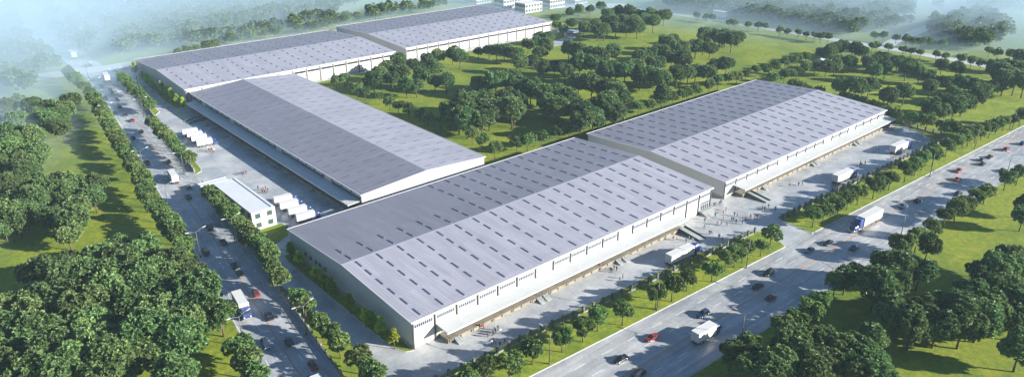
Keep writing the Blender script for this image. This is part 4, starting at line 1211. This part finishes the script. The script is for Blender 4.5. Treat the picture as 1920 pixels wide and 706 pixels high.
place_truck('semi', *G(1284, 476, 1.5), R(-3), 'blue-nosed articulated lorry beside the fence in the front warehouse yard', 'lorries in the front yards')
place_truck('semi', *G(1585, 330, 1.5), R(-3), 'blue-nosed articulated lorry halfway along the second warehouse yard', 'lorries in the front yards')
place_truck('semi', *G(1690, 276, 1.5), R(-3), 'blue-nosed articulated lorry near the curved end of the second yard', 'lorries in the front yards')
place_truck('semi', *G(1623, 414, 1.8), R(177), 'white articulated lorry with blue cab driving past the far verge', 'lorries on the roads', 1.12)
place_truck('box', *G(1325, 622, 1.8), R(-2), 'white box lorry with blue cab on the front road', 'lorries on the roads')
place_truck('box', *G(454, 573, 1.8), heading(SIDE, 64, 190) + math.pi, 'white box lorry with blue cab coming down the side road toward the wood', 'lorries on the roads', 1.08)
hd = heading(SIDE, 68, 150); tx, ty = G(586, 703, 2.4)
place_truck('box', tx - 3.7 * math.cos(hd), ty - 3.7 * math.sin(hd), hd, 'blue-cabbed lorry cut by the near end of the side road', 'lorries on the roads', .9)
place_truck('box', *G(324, 330, 1.8), heading(SIDE, 82, 310), 'white lorry passing the lodge gate on the side road', 'lorries on the roads')
place_truck('box', *G(199, 145, 1.8), heading(SIDE, 96, 430), 'white lorry at the zebra crossing on the side road', 'lorries on the roads', 1.1)
place_truck('box', *G(135, 103, 1.8), heading(SIDE, 103, 520), 'white lorry deep in the haze beyond the crossing', 'lorries on the roads', 1.2)
place_truck('box', *G(1346, 30, 1.8), heading(FAR, 528, 372), 'white lorry behind trees on the far road', 'lorries on the roads', 1.5)
for grp, pts in (('row of four by the lodge', [(536, 373), (547, 382.5), (563, 393.5), (578, 404)]), ('row of four in the upper yard', [(361, 247), (370, 253), (378, 258.5), (388, 265.5)])):
    for i, q in enumerate(reversed(pts)):
        place_truck('box', *G(q[0], q[1], 1.8), R(-9), f'white lorry parked in {grp}, {nth(i + 1)} from near end', 'lorries parked in rows', .87)

# ------------------------------------------------------------------ people: one skinned body each, three poses
def person_mesh(name, pose):
    sw, ar, tor = {'stand': (.06, .05, 0), 'walk': (.26, .24, .05), 'sit': (0, .12, .05)}[pose]
    P = {}
    hip = .92
    V = [('pelvis', (0, 0, hip), .14), ('waist', (.01, 0, hip + .18), .125), ('chest', (.02 + tor, 0, hip + .42), .155), ('neck', (.03 + tor, 0, hip + .58), .06),
         ('head', (.05 + tor, 0, hip + .70), .095), ('crown', (.05 + tor, 0, hip + .80), .07)]
    E = [('pelvis', 'waist'), ('waist', 'chest'), ('chest', 'neck'), ('neck', 'head'), ('head', 'crown')]
    for s, n in ((1, 'l'), (-1, 'r')):
        f = sw * s
        V += [('hip' + n, (0, .10 * s, hip - .06), .095), ('knee' + n, (f * .6 + .03, .11 * s, .48), .062), ('ankle' + n, (f - .02, .11 * s, .09), .045), ('toe' + n, (f + .15, .12 * s, .045), .035)]
        E += [('pelvis', 'hip' + n), ('hip' + n, 'knee' + n), ('knee' + n, 'ankle' + n), ('ankle' + n, 'toe' + n)]
        g = -ar * s
        V += [('sh' + n, (.02 + tor, .20 * s, hip + .49), .062), ('el' + n, (g * .4 + tor, .25 * s, hip + .2), .045), ('wr' + n, (g + .06 + tor, .25 * s, hip - .03), .032), ('ha' + n, (g + .09 + tor, .24 * s, hip - .12), .034)]
        E += [('chest', 'sh' + n), ('sh' + n, 'el' + n), ('el' + n, 'wr' + n), ('wr' + n, 'ha' + n)]
    idx = {v[0]: i for i, v in enumerate(V)}
    me = bpy.data.meshes.new('tmp')
    me.from_pydata([v[1] for v in V], [(idx[a], idx[b]) for a, b in E], [])
    o = bpy.data.objects.new('tmp', me); C.objects.link(o)
    sk = o.modifiers.new('skin', 'SKIN')
    for i, v in enumerate(V):
        d = me.skin_vertices[0].data[i]; d.radius = (v[2], v[2]); d.use_root = (i == 0)
    ss = o.modifiers.new('sub', 'SUBSURF'); ss.levels = 1; ss.render_levels = 1
    dg = bpy.context.evaluated_depsgraph_get()
    out = bpy.data.meshes.new_from_object(o.evaluated_get(dg))
    bpy.data.objects.remove(o); bpy.data.meshes.remove(me)
    out.name = name
    out.materials.clear()
    for m in (CLOTH['black'], CLOTH['navy'], M_skin, M_hair, M_tyre): out.materials.append(m)
    for p in out.polygons:
        c = p.center
        if c.z < .10: k = 4
        elif c.z < hip + .02 and abs(c.y) < .20: k = 1
        elif c.z > hip + .74 or (c.z > hip + .62 and c.x < .03 + tor): k = 3
        elif c.z > hip + .56: k = 2
        elif abs(c.y) > .19 and c.z < hip + .02: k = 2
        else: k = 0
        p.material_index = k
    out.polygons.foreach_set('use_smooth', [True] * len(out.polygons))
    return out
PM = [person_mesh('person', 'stand'), person_mesh('person', 'walk')]
rp = random.Random(3)
def people(pts, where, anchor):
    spots = []
    for q in pts:
        x, y = G(q[0], q[1], 0.0)
        spots.append((x, y, q[2] if len(q) > 2 else rp.choice(['black', 'black', 'navy', 'grey', 'brown', 'black', 'white', 'teal'])))
    spots.sort(key=lambda q: q[0] ** 2 + q[1] ** 2)
    for i, (x, y, col) in enumerate(spots):
        pose = rp.randrange(2)
        o = link('person', PM[pose], None, (x, y, 0.012)); o.rotation_euler = (0, 0, rp.uniform(0, 6.28))
        s = rp.uniform(.98, 1.12); o.scale = (s * 1.12, s * 1.12, s)
        for k, m in ((0, CLOTH[col]), (1, CLOTH[rp.choice(['black', 'navy', 'grey', 'black'])])):
            o.material_slots[k].link = 'OBJECT'; o.material_slots[k].material = m
        tag(o, f'person in {col} top {"walking" if pose else "standing"} {where}, {nth(i + 1)} {anchor}', 'person', 'people ' + where)
zz = lambda L, ox, oy, s: [(ox + q[0] / s, oy + q[1] / s, *q[2:]) for q in L]
people(zz([(385, 272, 'red'), (421, 270, 'orange'), (550, 285), (525, 300), (530, 310), (503, 325, 'brown'), (515, 328), (573, 315, 'white'), (457, 343), (493, 412, 'white'), (519, 402), (611, 400), (569, 428)], 820, 560, 4.8375), 'in the first yard group by the near stair', 'from the near end')
people(zz([(320, 297, 'brown'), (332, 297, 'red'), (383, 302), (392, 308), (368, 312), (374, 314), (415, 338), (403, 347)], 960, 353, 2), 'in the mid-yard group before the dock', 'from the near end')
people(zz([(413, 152, 'brown'), (448, 150, 'orange'), (563, 152), (535, 178), (594, 168)], 1180, 420, 5.0417), 'behind the lorry by the dock ramp', 'from the near end')
people(zz([(275, 265), (292, 262, 'brown'), (325, 255), (337, 240, 'brown'), (357, 330, 'red'), (380, 305), (285, 360), (357, 378, 'white'), (455, 350), (480, 355, 'brown'), (198, 385, 'red'), (193, 408, 'green'), (190, 460, 'brown'), (305, 428), (340, 430), (388, 440), (430, 397), (446, 397), (470, 415), (504, 402), (524, 424), (556, 397, 'red'), (598, 375), (630, 378, 'red'), (654, 368), (235, 514), (252, 514), (315, 540, 'brown'), (323, 548), (350, 566, 'green'), (700, 300), (722, 303), (755, 280), (815, 298), (822, 298)], 1280, 330, 4.705), 'in the crowd before the gate', 'from the near end')
people(zz([(838, 578), (851, 578), (870, 576), (748, 670), (753, 660), (758, 674), (731, 677), (782, 664)], 1400, 120, 3.529), 'between two lorries in the second yard', 'from the near end')
people([(1480, 350), (1497, 348), (1504, 348)], 'by the dock of the second yard', 'from the near end')
people(zz([(225, 262), (232, 268, 'brown'), (240, 272, 'orange'), (248, 268), (256, 278, 'brown'), (262, 272), (213, 272)], 320, 200, 3.209), 'beside the upper row of parked lorries', 'from the near end')
people(zz([(427, 408), (440, 405, 'red'), (452, 404, 'red'), (460, 402, 'brown'), (436, 414)], 320, 200, 3.209), 'at the far corner of the lodge', 'from the near end')
people(zz([(527, 500), (548, 512, 'brown'), (560, 505, 'brown'), (568, 520, 'orange'), (578, 522, 'brown'), (586, 514, 'brown'), (572, 498), (555, 520)], 320, 200, 3.209), 'on the paving behind the lodge', 'from the near end')
people([(614.7, 405), (539, 430)], 'near the shaded warehouse corner by the lodge', 'from the near end')

# ------------------------------------------------------------------ haze
mb = MB(); mb.box(-720, 1720, -720, 1720, -1.0, 128.0)
hz = mb.build('haze')
m = bpy.data.materials.new('haze air'); m.use_nodes = True
t = m.node_tree; t.nodes.clear()
out = t.nodes.new('ShaderNodeOutputMaterial'); pv = t.nodes.new('ShaderNodeVolumePrincipled')
pv.inputs['Color'].default_value = (0.62, 0.83, 1.0, 1)
pv.inputs['Density'].default_value = HAZE
pv.inputs['Anisotropy'].default_value = 0.0
t.links.new(pv.outputs[0], out.inputs['Volume'])
hz.data.materials.append(m)
hz['kind'] = 'stuff'
# low mist lying over the land beyond the depot: a closed body whose top rises slowly behind its front edge
EDGE = [(-420, -40), (-120, 110), (-30, 200), (50, 320), (104, 400), (190, 458), (330, 470), (415, 425), (450, 330), (485, 230), (545, 90), (650, -100)]
def mist_top(x, y):
    p = Vector((x, y)); best = 1e9
    for a, b in zip(EDGE, EDGE[1:]):
        a, b = Vector(a), Vector(b); d = b - a
        t = max(0, min(1, (p - a).dot(d) / d.length_squared)); e = (p - a - d * t)
        if e.length < abs(best): best = e.length if d.x * e.y - d.y * e.x > 0 else -e.length
    q = max(0.0, min(1.0, best / 170.0))
    left = max(0.0, min(1.0, (330 - x) / 330.0))
    return (26 + 30 * left) * q * q * (3 - 2 * q)
mb = MB(); STEP = 24; GX = list(range(-520, 1250, STEP)); GY = list(range(-200, 1300, STEP)); nx, ny = len(GX), len(GY)
top = [[mist_top(x, y) for y in GY] for x in GX]
keep = [[max(top[i][j], top[i + 1][j], top[i][j + 1], top[i + 1][j + 1]) > 0.05 for j in range(ny - 1)] for i in range(nx - 1)]
mb.v = [(GX[i], GY[j], 0.7 + top[i][j]) for i in range(nx) for j in range(ny)] + [(GX[i], GY[j], 0.6) for i in range(nx) for j in range(ny)]
N0 = nx * ny; vid = lambda i, j: i * ny + j
for i in range(nx - 1):
    for j in range(ny - 1):
        if not keep[i][j]: continue
        q = [vid(i, j), vid(i + 1, j), vid(i + 1, j + 1), vid(i, j + 1)]
        mb.f.append(tuple(q)); mb.f.append(tuple(N0 + k for k in reversed(q)))
        for (a, b), (di, dj) in (((0, 1), (0, -1)), ((1, 2), (1, 0)), ((2, 3), (0, 1)), ((3, 0), (-1, 0))):
            ii, jj = i + di, j + dj
            if not (0 <= ii < nx - 1 and 0 <= jj < ny - 1 and keep[ii][jj]): mb.f.append((q[b], q[a], N0 + q[a], N0 + q[b]))
mb.m = [0] * len(mb.f)
ms = mb.build('mist')
m2 = m.copy(); m2.name = 'mist air'
m2.node_tree.nodes['Principled Volume'].inputs['Density'].default_value = 0.0115
m2.node_tree.nodes['Principled Volume'].inputs['Color'].default_value = (0.62, 0.83, 1.0, 1)
ms.data.materials.append(m2)
ms['kind'] = 'stuff'
bm = bmesh.new(); bm.from_mesh(ms.data)
bmesh.ops.delete(bm, geom=[v for v in bm.verts if not v.link_faces], context='VERTS')
bmesh.ops.recalc_face_normals(bm, faces=bm.faces); bm.to_mesh(ms.data); bm.free()
